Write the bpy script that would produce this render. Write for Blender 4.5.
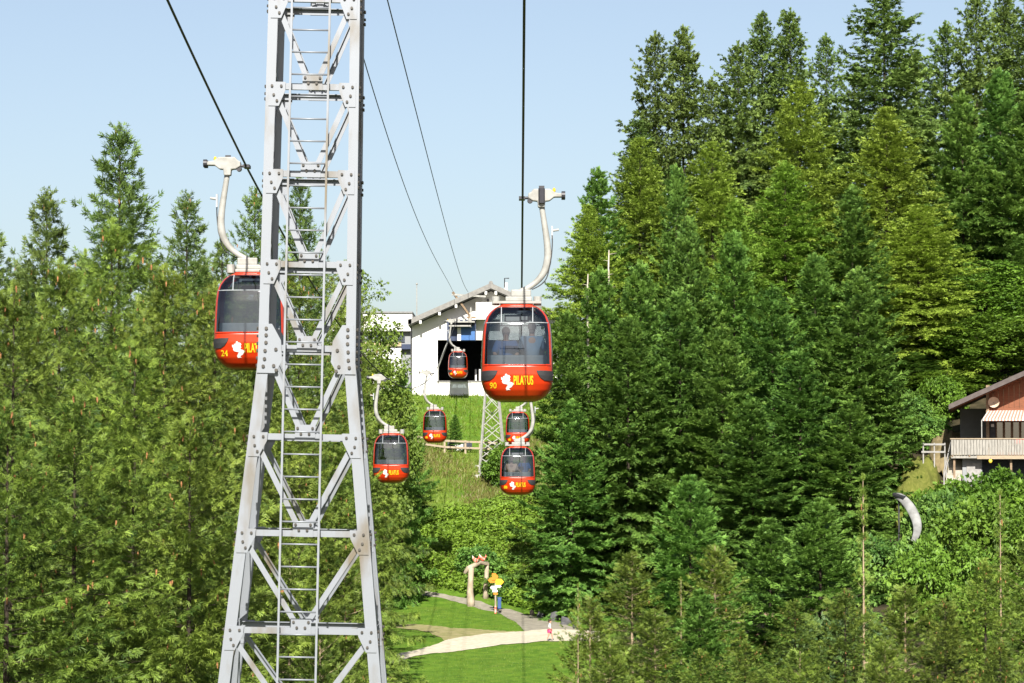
import bpy, bmesh, math, random
import numpy as np
from mathutils import Vector, Matrix, Euler

for o in list(bpy.data.objects):
    bpy.data.objects.remove(o)
S = bpy.context.scene
COL = S.collection
R = math.radians

# ------------------------------------------------------------------ camera
W_PX, H_PX, F_PX = 1024, 683, 3000.0
CZ = 16.0                                   # eye height above the valley datum
HORIZON_PY, LINE_VP_PX = 475.0, 518.0       # level of the eye, vanishing point of the ropeway
cam_d = bpy.data.cameras.new('camera')
cam = bpy.data.objects.new('camera', cam_d)
COL.objects.link(cam)
cam_d.sensor_width = 36.0
cam_d.lens = 36.0 * F_PX / W_PX
cam_d.clip_start, cam_d.clip_end = 0.5, 20000
cam.location = (0, 0, CZ)
cam.rotation_euler = (R(90) + math.atan((HORIZON_PY - 341.5) / F_PX), 0, math.atan((LINE_VP_PX - 512) / F_PX))
S.camera = cam
S.render.resolution_x, S.render.resolution_y = W_PX, H_PX
CAM_M = cam.rotation_euler.to_matrix()

def at(px, py, y):
    """point seen at pixel (px, py) at distance y along the ropeway"""
    d = CAM_M @ Vector(((px - 512) / F_PX, (341.5 - py) / F_PX, -1))
    return Vector((0, 0, CZ)) + d * (y / d.y)

# ------------------------------------------------------------------ sky and sun
SUN_EL, SUN_AZ = R(36), R(180.6)            # sun behind the camera, along the ropeway
w = bpy.data.worlds.new('World')
S.world = w
w.use_nodes = True
nt = w.node_tree
bg = nt.nodes['Background']
sky = nt.nodes.new('ShaderNodeTexSky')
sky.sky_type = 'NISHITA'
sky.sun_disc = False
sky.sun_elevation = SUN_EL
sky.sun_rotation = SUN_AZ
sky.altitude = 1400
sky.air_density = 1.0
sky.dust_density = 4.5
sky.ozone_density = 1.0
hs = nt.nodes.new('ShaderNodeHueSaturation'); hs.inputs['Saturation'].default_value = 0.82      # hazy late-summer air: paler blue all over
nt.links.new(sky.outputs['Color'], hs.inputs['Color']); nt.links.new(hs.outputs['Color'], bg.inputs['Color'])
bg.inputs['Strength'].default_value = 0.053
sun_d = bpy.data.lights.new('sun', 'SUN')
sun_d.energy = 4.6
sun_d.angle = R(0.5)
sun_d.color = (1.0, 0.95, 0.86)
sun = bpy.data.objects.new('sun', sun_d)
COL.objects.link(sun)
# direction towards the sun: azimuth measured clockwise from +Y
sd = Vector((math.sin(SUN_AZ) * math.cos(SUN_EL), math.cos(SUN_AZ) * math.cos(SUN_EL), math.sin(SUN_EL)))
sun.rotation_euler = sd.to_track_quat('Z', 'Y').to_euler()
sun.location = (0, -60, 80)
S.view_settings.view_transform = 'Standard'
S.view_settings.look = 'None'
S.view_settings.exposure = 1.35
S.view_settings.gamma = 1.0
S.view_settings.use_curve_mapping = False
S.render.engine = 'CYCLES'
S.cycles.max_bounces = 6
S.cycles.transparent_max_bounces = 12
S.cycles.diffuse_bounces = 3

# ------------------------------------------------------------------ materials
MATS = {}
def mat(name, c, c2=None, rough=0.6, metal=0.0, scale=6.0, bump=0.0, bscale=40.0, spec=0.4, stretch=None, lo=0.35, hi=0.7, detail=5):
    if name in MATS: return MATS[name]
    m = bpy.data.materials.new(name); m.use_nodes = True
    n = m.node_tree.nodes; l = m.node_tree.links
    p = n['Principled BSDF']
    p.inputs['Roughness'].default_value = rough
    p.inputs['Metallic'].default_value = metal
    p.inputs['Specular IOR Level'].default_value = spec
    tc = n.new('ShaderNodeTexCoord')
    mp = n.new('ShaderNodeMapping')
    if stretch: mp.inputs['Scale'].default_value = stretch
    l.new(tc.outputs['Object'], mp.inputs['Vector'])
    nz = n.new('ShaderNodeTexNoise'); nz.inputs['Scale'].default_value = scale; nz.inputs['Detail'].default_value = detail
    l.new(mp.outputs['Vector'], nz.inputs['Vector'])
    rp = n.new('ShaderNodeValToRGB')
    rp.color_ramp.elements[0].position = lo; rp.color_ramp.elements[1].position = hi
    c2 = c2 or tuple(x * 0.82 for x in c)
    rp.color_ramp.elements[0].color = (*c2, 1); rp.color_ramp.elements[1].color = (*c, 1)
    l.new(nz.outputs['Fac'], rp.inputs['Fac'])
    l.new(rp.outputs['Color'], p.inputs['Base Color'])
    if bump:
        n2 = n.new('ShaderNodeTexNoise'); n2.inputs['Scale'].default_value = bscale; n2.inputs['Detail'].default_value = 4
        l.new(mp.outputs['Vector'], n2.inputs['Vector'])
        b = n.new('ShaderNodeBump'); b.inputs['Strength'].default_value = bump; b.inputs['Distance'].default_value = 0.05
        l.new(n2.outputs['Fac'], b.inputs['Height']); l.new(b.outputs['Normal'], p.inputs['Normal'])
    MATS[name] = m
    return m

def leaf_mat(name, dark, light, transl=0.25, hue_var=0.03, val_var=0.35, rough=0.55):
    """foliage: colour varies by tree, by clump and by shoot; some light passes through"""
    m = bpy.data.materials.new(name); m.use_nodes = True
    n = m.node_tree.nodes; l = m.node_tree.links
    p = n['Principled BSDF']; out = n['Material Output']
    p.inputs['Roughness'].default_value = rough
    p.inputs['Specular IOR Level'].default_value = 0.35
    a = n.new('ShaderNodeAttribute'); a.attribute_name = 'tone'
    rp = n.new('ShaderNodeMixRGB'); rp.inputs[1].default_value = (*dark, 1); rp.inputs[2].default_value = (*light, 1)
    tc = n.new('ShaderNodeTexCoord')
    nz = n.new('ShaderNodeTexNoise'); nz.inputs['Scale'].default_value = 0.7; nz.inputs['Detail'].default_value = 3
    l.new(tc.outputs['Object'], nz.inputs['Vector'])
    ad = n.new('ShaderNodeMath'); ad.operation = 'MULTIPLY_ADD'; ad.inputs[1].default_value = 1.3; ad.inputs[2].default_value = -0.65
    l.new(nz.outputs['Fac'], ad.inputs[0])
    ad2 = n.new('ShaderNodeMath'); ad2.operation = 'ADD'; ad2.use_clamp = True
    l.new(ad.outputs[0], ad2.inputs[0]); l.new(a.outputs['Fac'], ad2.inputs[1])
    l.new(ad2.outputs[0], rp.inputs[0])
    oi = n.new('ShaderNodeObjectInfo')
    hv = n.new('ShaderNodeHueSaturation')
    mh = n.new('ShaderNodeMath'); mh.operation = 'MULTIPLY_ADD'; mh.inputs[1].default_value = hue_var; mh.inputs[2].default_value = 0.5 - hue_var / 2
    mv = n.new('ShaderNodeMath'); mv.operation = 'MULTIPLY_ADD'; mv.inputs[1].default_value = val_var; mv.inputs[2].default_value = 1 - val_var / 2
    l.new(oi.outputs['Random'], mh.inputs[0]); l.new(mh.outputs[0], hv.inputs['Hue'])
    fr = n.new('ShaderNodeMath'); fr.operation = 'FRACT'
    m7 = n.new('ShaderNodeMath'); m7.operation = 'MULTIPLY'; m7.inputs[1].default_value = 7.31
    l.new(oi.outputs['Random'], m7.inputs[0]); l.new(m7.outputs[0], fr.inputs[0]); l.new(fr.outputs[0], mv.inputs[0])
    l.new(mv.outputs[0], hv.inputs['Value'])
    l.new(rp.outputs[0], hv.inputs['Color'])
    l.new(hv.outputs['Color'], p.inputs['Base Color'])
    tr = n.new('ShaderNodeBsdfTranslucent'); l.new(hv.outputs['Color'], tr.inputs['Color'])
    mx = n.new('ShaderNodeMixShader'); mx.inputs[0].default_value = transl
    l.new(p.outputs[0], mx.inputs[1]); l.new(tr.outputs[0], mx.inputs[2]); l.new(mx.outputs[0], out.inputs['Surface'])
    MATS[name] = m
    return m

def glass_mat(name, tint, refl=0.10):
    m = bpy.data.materials.new(name); m.use_nodes = True
    n = m.node_tree.nodes; l = m.node_tree.links
    n.remove(n['Principled BSDF']); out = n['Material Output']
    t = n.new('ShaderNodeBsdfTransparent'); t.inputs['Color'].default_value = (*tint, 1)
    g = n.new('ShaderNodeBsdfGlossy'); g.inputs['Roughness'].default_value = 0.04; g.inputs['Color'].default_value = (0.9, 0.95, 1, 1)
    fr = n.new('ShaderNodeFresnel'); fr.inputs['IOR'].default_value = 1.5
    ad = n.new('ShaderNodeMath'); ad.operation = 'ADD'; ad.inputs[1].default_value = refl; ad.use_clamp = True
    l.new(fr.outputs[0], ad.inputs[0])
    mx = n.new('ShaderNodeMixShader')
    l.new(ad.outputs[0], mx.inputs[0]); l.new(t.outputs[0], mx.inputs[1]); l.new(g.outputs[0], mx.inputs[2]); l.new(mx.outputs[0], out.inputs['Surface'])
    MATS[name] = m
    return m

# ------------------------------------------------------------------ mesh helpers
class MB:
    """collects simple shapes; build() links them as one mesh object"""
    def __init__(s): s.v = []; s.f = []
    def add(s, vs, fs):
        o = len(s.v); s.v += [tuple(x) for x in vs]; s.f += [tuple(i + o for i in q) for q in fs]; return s
    def box(s, x0, x1, y0, y1, z0, z1):
        return s.add([(x0,y0,z0),(x1,y0,z0),(x1,y1,z0),(x0,y1,z0),(x0,y0,z1),(x1,y0,z1),(x1,y1,z1),(x0,y1,z1)],
                     [(0,3,2,1),(4,5,6,7),(0,1,5,4),(1,2,6,5),(2,3,7,6),(3,0,4,7)])
    def bar(s, p, q, w_, h_, up=(0,0,1)):
        """rectangular bar from p to q, w_ across, h_ along up"""
        p = Vector(p); q = Vector(q); d = (q - p).normalized(); up = Vector(up)
        sx = d.cross(up)
        if sx.length < 1e-4: sx = d.cross(Vector((0,1,0)))
        sx.normalize(); u = sx.cross(d).normalized()
        vs = []
        for c in (p, q):
            for a, b in ((-1,-1),(1,-1),(1,1),(-1,1)): vs.append(c + sx * a * w_ / 2 + u * b * h_ / 2)
        return s.add(vs, [(0,3,2,1),(4,5,6,7),(0,1,5,4),(1,2,6,5),(2,3,7,6),(3,0,4,7)])
    def tube(s, pts, rad, n=8, caps=True, flat=1.0):
        pts = [Vector(p) for p in pts]
        if not hasattr(rad, '__len__'): rad = [rad] * len(pts)
        vs, fs = [], []
        ref = None
        for i, p in enumerate(pts):
            a = pts[max(i-1,0)]; b = pts[min(i+1,len(pts)-1)]
            d = (b - a).normalized()
            if ref is None:
                ref = d.orthogonal().normalized()
                if abs(d.y) < 0.9: ref = (Vector((0,1,0)) - d * d.y).normalized()
            ref = (ref - d * ref.dot(d)).normalized()
            o2 = d.cross(ref)
            for k in range(n):
                t = 2 * math.pi * k / n
                vs.append(p + ref * math.cos(t) * rad[i] * flat + o2 * math.sin(t) * rad[i])
        for i in range(len(pts)-1):
            for k in range(n):
                fs.append((i*n+k, i*n+(k+1)%n, (i+1)*n+(k+1)%n, (i+1)*n+k))
        if caps:
            fs.append(tuple(range(n-1,-1,-1))); fs.append(tuple((len(pts)-1)*n+k for k in range(n)))
        return s.add(vs, fs)
    def prism(s, poly, y0, y1):
        """polygon in x,z extruded along y"""
        n = len(poly)
        vs = [(x, y0, z) for x, z in poly] + [(x, y1, z) for x, z in poly]
        fs = [tuple(range(n)), tuple(range(2*n-1, n-1, -1))] + [(i, i+n, (i+1)%n+n, (i+1)%n) for i in range(n)]
        return s.add(vs, fs)
    def ball(s, c, r, n=8, m=6):
        if not hasattr(r, '__len__'): r = (r, r, r)
        vs, fs = [], []
        for j in range(m+1):
            ph = math.pi * j / m
            for k in range(n):
                t = 2*math.pi*k/n
                vs.append((c[0]+r[0]*math.sin(ph)*math.cos(t), c[1]+r[1]*math.sin(ph)*math.sin(t), c[2]-r[2]*math.cos(ph)))
        for j in range(m):
            for k in range(n): fs.append((j*n+k, j*n+(k+1)%n, (j+1)*n+(k+1)%n, (j+1)*n+k))
        return s.add(vs, fs)
    def mesh(s, name, smooth=False):
        me = bpy.data.meshes.new(name); me.from_pydata(s.v, [], s.f); me.validate()
        bm = bmesh.new(); bm.from_mesh(me)
        bmesh.ops.remove_doubles(bm, verts=bm.verts, dist=1e-5) if smooth else None
        bmesh.ops.recalc_face_normals(bm, faces=bm.faces); bm.to_mesh(me); bm.free()
        if smooth: me.polygons.foreach_set('use_smooth', [True]*len(me.polygons))
        return me
    def build(s, name, m, parent=None, smooth=False, bevel=0.0, loc=None):
        o = bpy.data.objects.new(name, s.mesh(name, smooth)); COL.objects.link(o)
        o.data.materials.append(MATS[m] if isinstance(m, str) else m)
        if parent: o.parent = parent
        if loc: o.location = loc
        if bevel:
            b = o.modifiers.new('bevel', 'BEVEL'); b.width = bevel; b.segments = 2; b.limit_method = 'ANGLE'
        return o

def tag(o, label=None, cat=None, group=None, kind=None):
    if label: o['label'] = label
    if cat: o['category'] = cat
    if group: o['group'] = group
    if kind: o['kind'] = kind
    return o
def thing(name, loc, label, cat, group=None, rz=0.0):
    o = bpy.data.objects.new(name, None); COL.objects.link(o)
    o.location = loc; o.rotation_euler = (0, 0, rz); o.empty_display_size = 0.3
    return tag(o, label, cat, group)
def link(name, me, parent=None):
    o = bpy.data.objects.new(name, me); COL.objects.link(o)
    if parent: o.parent = parent
    return o
def copy_tree(o, parent=None):
    c = o.copy(); COL.objects.link(c)
    if parent: c.parent = parent
    for ch in o.children: copy_tree(ch, c)
    return c
def np_mesh(name, V, Q, material, tone=None, smooth=False):
    """mesh from numpy arrays: V (n,3) vertices, Q (m,k) faces"""
    me = bpy.data.meshes.new(name)
    k = Q.shape[1]
    me.vertices.add(len(V)); me.vertices.foreach_set('co', np.ascontiguousarray(V, dtype=np.float32).ravel())
    me.loops.add(Q.size); me.loops.foreach_set('vertex_index', np.ascontiguousarray(Q, dtype=np.int32).ravel())
    me.polygons.add(len(Q)); me.polygons.foreach_set('loop_start', np.arange(0, Q.size, k, dtype=np.int32))
    me.polygons.foreach_set('use_smooth', np.full(len(Q), smooth))
    if tone is not None:
        a = me.attributes.new('tone', 'FLOAT', 'POINT'); a.data.foreach_set('value', np.ascontiguousarray(tone, dtype=np.float32))
    me.update(calc_edges=True)
    me.materials.append(material)
    return me

# ------------------------------------------------------------------ terrain
_ty = [-200, -60, 0, 41, 80, 130, 150, 170, 180, 190, 198, 205, 212, 222, 236, 250, 270, 300, 360, 500, 900, 2000, 6000]
_tz = [-26, -18, -15.5, -13.2, -12.4, -11.2, -10.4, -9.4, -8.95, -8.3, -6.0, -3.5, -1.2, 1.9, 6.5, 7.2, 8.0, 9.0, 6, -12, -70, -220, -500]
_gy = np.arange(-220, 6001, 1.0)
_gz = np.interp(_gy, _ty, _tz)
_k = np.exp(-0.5 * (np.arange(-6, 7) / 2.2) ** 2); _k /= _k.sum()
_gz = np.convolve(np.pad(_gz, 6, mode='edge'), _k, mode='valid')
def ground(x, y):
    x = np.asarray(x, float); y = np.asarray(y, float)
    z = CZ + np.interp(y, _gy, _gz)
    far = np.clip((y - 215) / 50, 0, 1) * np.clip((420 - y) / 120, 0, 1)
    z = z + far * np.clip(x - 12, 0, 60) * 0.10
    z = z + np.clip((y - 130) / 50, 0, 1) * np.clip((238 - y) / 20, 0, 1) * np.clip(x - 10, 0, 26) * 0.22
    z = z - np.clip((y - 150) / 60, 0, 1) * np.clip((500 - y) / 150, 0, 1) * np.clip(-x - 13, 0, 40) * 0.30
    mid = np.clip((y - 60) / 30, 0, 1) * np.clip((190 - y) / 30, 0, 1)
    z = z + mid * np.clip(x - 6, 0, 30) * 0.06 + mid * np.clip(-x - 14, 0, 60) * 0.04
    z = z + 0.10 * np.sin(x * 0.55 + y * 0.21) * np.sin(y * 0.33 - x * 0.13) * np.clip((abs(y - 205) ) / 40 + .5, 0, 1)
    return z
def gz(x, y): return float(ground(x, y))
def on_ground(px, py, lo=60, hi=300):
    """where the line of sight through a pixel meets the ground (beyond lo metres)"""
    best = None
    for y in np.arange(lo, hi, 0.25):
        p = at(px, py, y)
        if p.z <= gz(p.x, p.y): return Vector((p.x, p.y, gz(p.x, p.y)))
    return at(px, py, hi)

# ------------------------------------------------------------------ ground sheet
def ground_material():
    m = bpy.data.materials.new('grass_ground'); m.use_nodes = True
    n = m.node_tree.nodes; l = m.node_tree.links; p = n['Principled BSDF']
    p.inputs['Roughness'].default_value = 0.9; p.inputs['Specular IOR Level'].default_value = 0.15
    g = n.new('ShaderNodeNewGeometry')
    def noise(sc, det=5):
        z = n.new('ShaderNodeTexNoise'); z.inputs['Scale'].default_value = sc; z.inputs['Detail'].default_value = det
        l.new(g.outputs['Position'], z.inputs['Vector']); return z.outputs['Fac']
    def ramp(f, a, b, ca, cb):
        r = n.new('ShaderNodeValToRGB'); e = r.color_ramp.elements
        e[0].position, e[1].position = a, b; e[0].color = (*ca, 1); e[1].color = (*cb, 1); l.new(f, r.inputs[0]); return r.outputs[0]
    def mixc(f, a, b):
        x = n.new('ShaderNodeMixRGB'); l.new(f, x.inputs[0]); l.new(a, x.inputs[1]); l.new(b, x.inputs[2]); return x.outputs[0]
    base = ramp(noise(1.4, 8), .35, .68, (.050, .112, .008), (.098, .178, .015))
    dry = ramp(noise(2.2, 6), .3, .7, (.11, .125, .025), (.17, .16, .05))
    worn = ramp(noise(.5, 7), .55, .75, (0, 0, 0), (.55, .55, .55))
    base = mixc(worn, base, ramp(noise(3.0, 5), .3, .7, (.085, .115, .014), (.13, .165, .028)))
    sep = n.new('ShaderNodeSeparateXYZ'); l.new(g.outputs['Position'], sep.inputs[0])
    def band(out, a, b):
        r = n.new('ShaderNodeMapRange'); r.inputs['From Min'].default_value = a; r.inputs['From Max'].default_value = b; l.new(out, r.inputs[0]); return r.outputs[0]
    def mul(a, b):
        q = n.new('ShaderNodeMath'); q.operation = 'MULTIPLY'; l.new(a, q.inputs[0]); l.new(b, q.inputs[1]); return q.outputs[0]
    pat = ramp(noise(.16, 4), .44, .62, (0, 0, 0), (1, 1, 1))
    dryf = mul(pat, mul(band(sep.outputs['Y'], 194, 202), band(sep.outputs['Y'], 228, 216)))
    c = mixc(dryf, base, dry)
    floor = ramp(noise(1.1, 8), .4, .65, (.022, .020, .010), (.055, .044, .024))  # brown forest floor, colour lowered further to imitate shade under the trees
    nx = n.new('ShaderNodeMath'); nx.operation = 'MULTIPLY_ADD'; nx.inputs[1].default_value = 4; l.new(noise(.35, 4), nx.inputs[0]); l.new(sep.outputs['X'], nx.inputs[2])
    fr = mul(band(nx.outputs[0], 6.5, 9.0), band(sep.outputs['Y'], 420, 330))
    c = mixc(fr, c, floor)
    fl = mul(band(nx.outputs[0], -9, -12), band(sep.outputs['Y'], 420, 330))
    c = mixc(fl, c, floor)
    l.new(c, p.inputs['Base Color'])
    b = n.new('ShaderNodeBump'); b.inputs['Strength'].default_value = .6; b.inputs['Distance'].default_value = .08
    l.new(noise(7, 6), b.inputs['Height']); l.new(b.outputs[0], p.inputs['Normal'])
    MATS['grass_ground'] = m
    return m
gx = np.unique(np.concatenate([np.linspace(-5000, -300, 12), np.linspace(-300, -50, 14), np.arange(-50, 50.1, 1.0), np.linspace(50, 300, 14), np.linspace(300, 5000, 12)]))
gy = np.unique(np.concatenate([np.linspace(-200, 60, 20), np.linspace(60, 120, 25), np.arange(120, 262, 1.0), np.linspace(262, 420, 40), np.linspace(420, 6000, 40)]))
GX, GY = np.meshgrid(gx, gy)
V = np.stack([GX, GY, ground(GX, GY)], -1).reshape(-1, 3)
nx_, ny_ = len(gx), len(gy)
I = (np.arange(ny_ - 1)[:, None] * nx_ + np.arange(nx_ - 1)[None]).ravel()
tag(link('ground', np_mesh('ground', V, np.stack([I, I + 1, I + nx_ + 1, I + nx_], 1), ground_material(), smooth=True)), kind='structure')

# ------------------------------------------------------------------ paths (strips laid on the slope between two edges)
mat('pale_gravel', (.50, .46, .36), (.38, .34, .26), rough=.95, scale=3, bump=.3, bscale=30, spec=.1, detail=8)
mat('tan_track', (.28, .24, .13), (.18, .18, .07), rough=.95, scale=2.0, bump=.3, spec=.1, detail=8)
mat('grey_path', (.27, .25, .20), (.19, .175, .14), rough=.95, scale=2, bump=.3, spec=.1, detail=8)
def strip(name, top, bot, m, dz, n=70, k=6, seed=1):
    rr = np.random.default_rng(seed)
    def resample(e):
        P = np.array([on_ground(px, py, 118)[:2] for px, py in e])
        d = np.r_[0, np.cumsum(np.hypot(*np.diff(P, axis=0).T))]
        t = np.linspace(0, d[-1], n)
        Q = np.stack([np.interp(t, d, P[:, 0]), np.interp(t, d, P[:, 1])], 1)
        for _ in range(3): Q[1:-1] = (Q[:-2] + 2 * Q[1:-1] + Q[2:]) / 4
        return Q
    A, B = resample(top), resample(bot)
    sm = lambda: np.convolve(rr.normal(0, .5, n + 4), np.ones(5) / 5, mode='valid')
    A[:, 1] += sm(); B[:, 1] += sm()
    f = np.linspace(0, 1, k + 1)[None, :, None]
    G = A[:, None] * (1 - f) + B[:, None] * f
    G = G.reshape(-1, 2)
    V = np.c_[G, ground(G[:, 0], G[:, 1]) + dz]
    I = (np.arange(n - 1)[:, None] * (k + 1) + np.arange(k)[None]).ravel()
    return tag(link(name, np_mesh(name, V, np.stack([I, I + 1, I + k + 2, I + k + 1], 1), MATS[m], smooth=True)), kind='structure')
strip('footpath', [(380, 581), (396, 585), (434, 592.5), (474, 601), (509, 610), (541, 618), (568, 626), (600, 634)],
      [(380, 585), (396, 588.5), (434, 597), (468, 605), (498, 613.5), (514, 621.5), (527, 633), (560, 640)], 'grey_path', .016, seed=2)
strip('dirt_track', [(385, 623), (401, 624.5), (434, 626.5), (470, 629.5), (500, 631), (526, 632)],
      [(385, 627), (401, 628.5), (425, 632), (436, 636), (445, 642), (452, 646)], 'tan_track', .022, seed=3)
strip('gravel_road', [(375, 662), (401, 654), (431, 646), (460, 637.5), (492, 633), (525, 632), (550, 630), (600, 632)],
      [(375, 670), (396, 662), (434, 654), (487, 647), (525, 645), (545, 641.5), (570, 641), (600, 642)], 'pale_gravel', .028, seed=4)

# ------------------------------------------------------------------ grass blades on meadow and lawn
def inside(poly, X, Y):
    c = np.zeros(len(X), bool); n = len(poly)
    for i in range(n):
        (x1, y1), (x2, y2) = poly[i], poly[(i + 1) % n]
        c ^= ((y1 > Y) != (y2 > Y)) & (X < (x2 - x1) * (Y - y1) / (y2 - y1 + 1e-9) + x1)
    return c
ROAD_POLYS = [[on_ground(px, py, 118)[:2] for px, py in e] for e in (
    [(380, 581), (434, 592.5), (474, 601), (509, 610), (568, 626), (600, 634), (560, 640), (527, 633), (514, 621.5), (498, 613.5), (468, 605), (434, 597), (380, 585)],
    [(385, 623), (470, 629.5), (526, 632), (600, 632), (600, 642), (545, 641.5), (525, 645), (487, 647), (434, 654), (396, 662), (375, 670), (375, 662), (431, 646), (445, 641), (425, 632), (385, 627)])]
leaf_mat('meadow_grass', (.085, .150, .013), (.165, .235, .028), transl=.3, hue_var=0, val_var=0)
leaf_mat('dry_grass', (.12, .13, .03), (.20, .18, .06), transl=.3, hue_var=0, val_var=0)
def grass(name, label, n, x0, x1, y0, y1, hmin, hmax, m, seed, patch=None):
    rr = np.random.default_rng(seed)
    X = rr.uniform(x0, x1, n); Y = rr.uniform(y0, y1, n)
    ok = np.ones(n, bool)
    for P in ROAD_POLYS: ok &= ~inside(P, X, Y)
    if patch: ok &= patch(X, Y, rr)
    X, Y = X[ok], Y[ok]; n = len(X)
    Z = ground(X, Y)
    k = 4
    X, Y, Z = (np.repeat(a, k) + (rr.normal(0, .07, n * k) if a is not Z else 0) for a in (X, Y, Z))
    n *= k
    hgt = rr.uniform(hmin, hmax, n); wd = hgt * rr.uniform(.12, .25, n); az = rr.uniform(0, 6.28, n); lean = rr.normal(0, .35, (n, 2)) * hgt[:, None]
    dx, dy = np.cos(az) * wd, np.sin(az) * wd
    V = np.stack([np.stack([X - dx, Y - dy, Z - .03], 1), np.stack([X + dx, Y + dy, Z - .03], 1), np.stack([X + lean[:, 0], Y + lean[:, 1], Z + hgt], 1)], 1).reshape(-1, 3)
    tone = np.repeat(rr.uniform(.1, .9, n), 3)
    o = link(name, np_mesh(name, V, np.arange(n * 3).reshape(-1, 3), MATS[m], tone)); tag(o, label, 'grass', kind='stuff')
lump = lambda X, Y: np.sin(X * .7 + 1.3 * np.sin(Y * .31)) + np.sin(Y * .45 + 1.1 * np.sin(X * .5)) * .9
grass('meadow_grass', 'long green meadow grass on the slope below the station', 22000, -11, 7, 193, 237, .08, .26, 'meadow_grass', 11, lambda X, Y, r: (lump(X, Y) + r.normal(0, .6, len(X)) > -.9))
grass('dry_grass', 'yellowed dry grass in patches on the slope', 12000, -10, 5, 196, 224, .12, .36, 'dry_grass', 12, lambda X, Y, r: (lump(X * .9 + 2, Y * .8) + r.normal(0, .5, len(X)) > .1))
grass('lawn_grass', 'short mown lawn grass beside the gravel road', 22000, -11, 6, 136, 193, .03, .08, 'meadow_grass', 13)

# ------------------------------------------------------------------ lattice tower
mat('galvanised', (.195, .210, .236), (.125, .105, .075), rough=.5, metal=.25, scale=2.2, stretch=(1, 1, .35), lo=.30, hi=.48, detail=10, spec=.5)
mat('galvanised_bolt', (.085, .078, .07), (.05, .045, .04), rough=.55, metal=.4, scale=20)
mat('dark_rope', (.022, .022, .024), (.014, .014, .015), rough=.55, scale=30)
mat('dark_steel', (.04, .04, .045), (.025, .025, .03), rough=.5, metal=.3)
mat('concrete', (.42, .40, .36), (.30, .29, .26), rough=.9, scale=3, bump=.2)
TY = 40.2
T_G = gz(-3.05, TY) - CZ
tower = thing('lattice_tower', (-2.748 - .0183 * (6.37 - T_G), TY, CZ + T_G), 'tall pale galvanised lattice tower with a ladder up its front', 'lift tower')
tower.rotation_euler = (0, R(1.05), 0)
def t_hw(z): return .61 + .0058 * (6.4 - z) if z > 1.70 else .637 + .101 * (1.70 - z)
def t_dp(z): return 1.22 if z > 1.70 else 1.22 + .101 * (1.70 - z)
def zl(z): return z - T_G
def leg_mesh(z0, z1, sx, rear, wd):
    mb = MB()
    def sect(z):
        hw, d = t_hw(z), t_dp(z)
        fy = (lambda a: d - a) if rear else (lambda a: a)
        A = [(sx*hw, fy(0)), (sx*(hw-wd), fy(0)), (sx*(hw-wd), fy(.02)), (sx*(hw-.02), fy(.02)), (sx*(hw-.02), fy(wd)), (sx*hw, fy(wd))]
        return [(x, y, zl(z)) for x, y in A]
    a, b = sect(z0), sect(z1); n = 6
    mb.add(a + b, [tuple(range(n)), tuple(range(2*n-1, n-1, -1))] + [(i, (i+1) % n, (i+1) % n + n, i + n) for i in range(n)])
    return mb
KINK = 1.52
for sx in (-1, 1):
    for rear in (0, 1):
        leg_mesh(KINK, 9.6, sx, rear, .130).build('leg', 'galvanised', tower)
        leg_mesh(T_G - .3, KINK - .012, sx, rear, .155).build('leg', 'galvanised', tower)
        hwb, dpb = t_hw(T_G), t_dp(T_G)
        MB().box(sx*hwb-.45, sx*hwb+.45, (dpb if rear else 0)-.45, (dpb if rear else 0)+.45, -.6, .35).build('footing', 'concrete', tower)
LEV = [8.85, 7.62, 6.42, 5.23, 4.05, 2.83, 1.70, .51, -.78, -2.08, -3.43, -4.85, -6.35, -7.95, -9.65, -11.2]
def hexes(mb, pts, axis, r=.019, h=.024):
    """bolt heads standing on a plate, axis = outward direction"""
    ax = Vector(axis); u = ax.orthogonal().normalized(); v = ax.cross(u)
    for p in pts:
        p = Vector(p); vs = []
        for q in (p, p + ax * h):
            for k in range(6): vs.append(q + u * r * math.cos(k * math.pi / 3) + v * r * math.sin(k * math.pi / 3))
        mb.add(vs, [tuple(range(6, 12))] + [(k, (k+1) % 6, (k+1) % 6 + 6, k + 6) for k in range(6)])
    return mb
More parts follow.
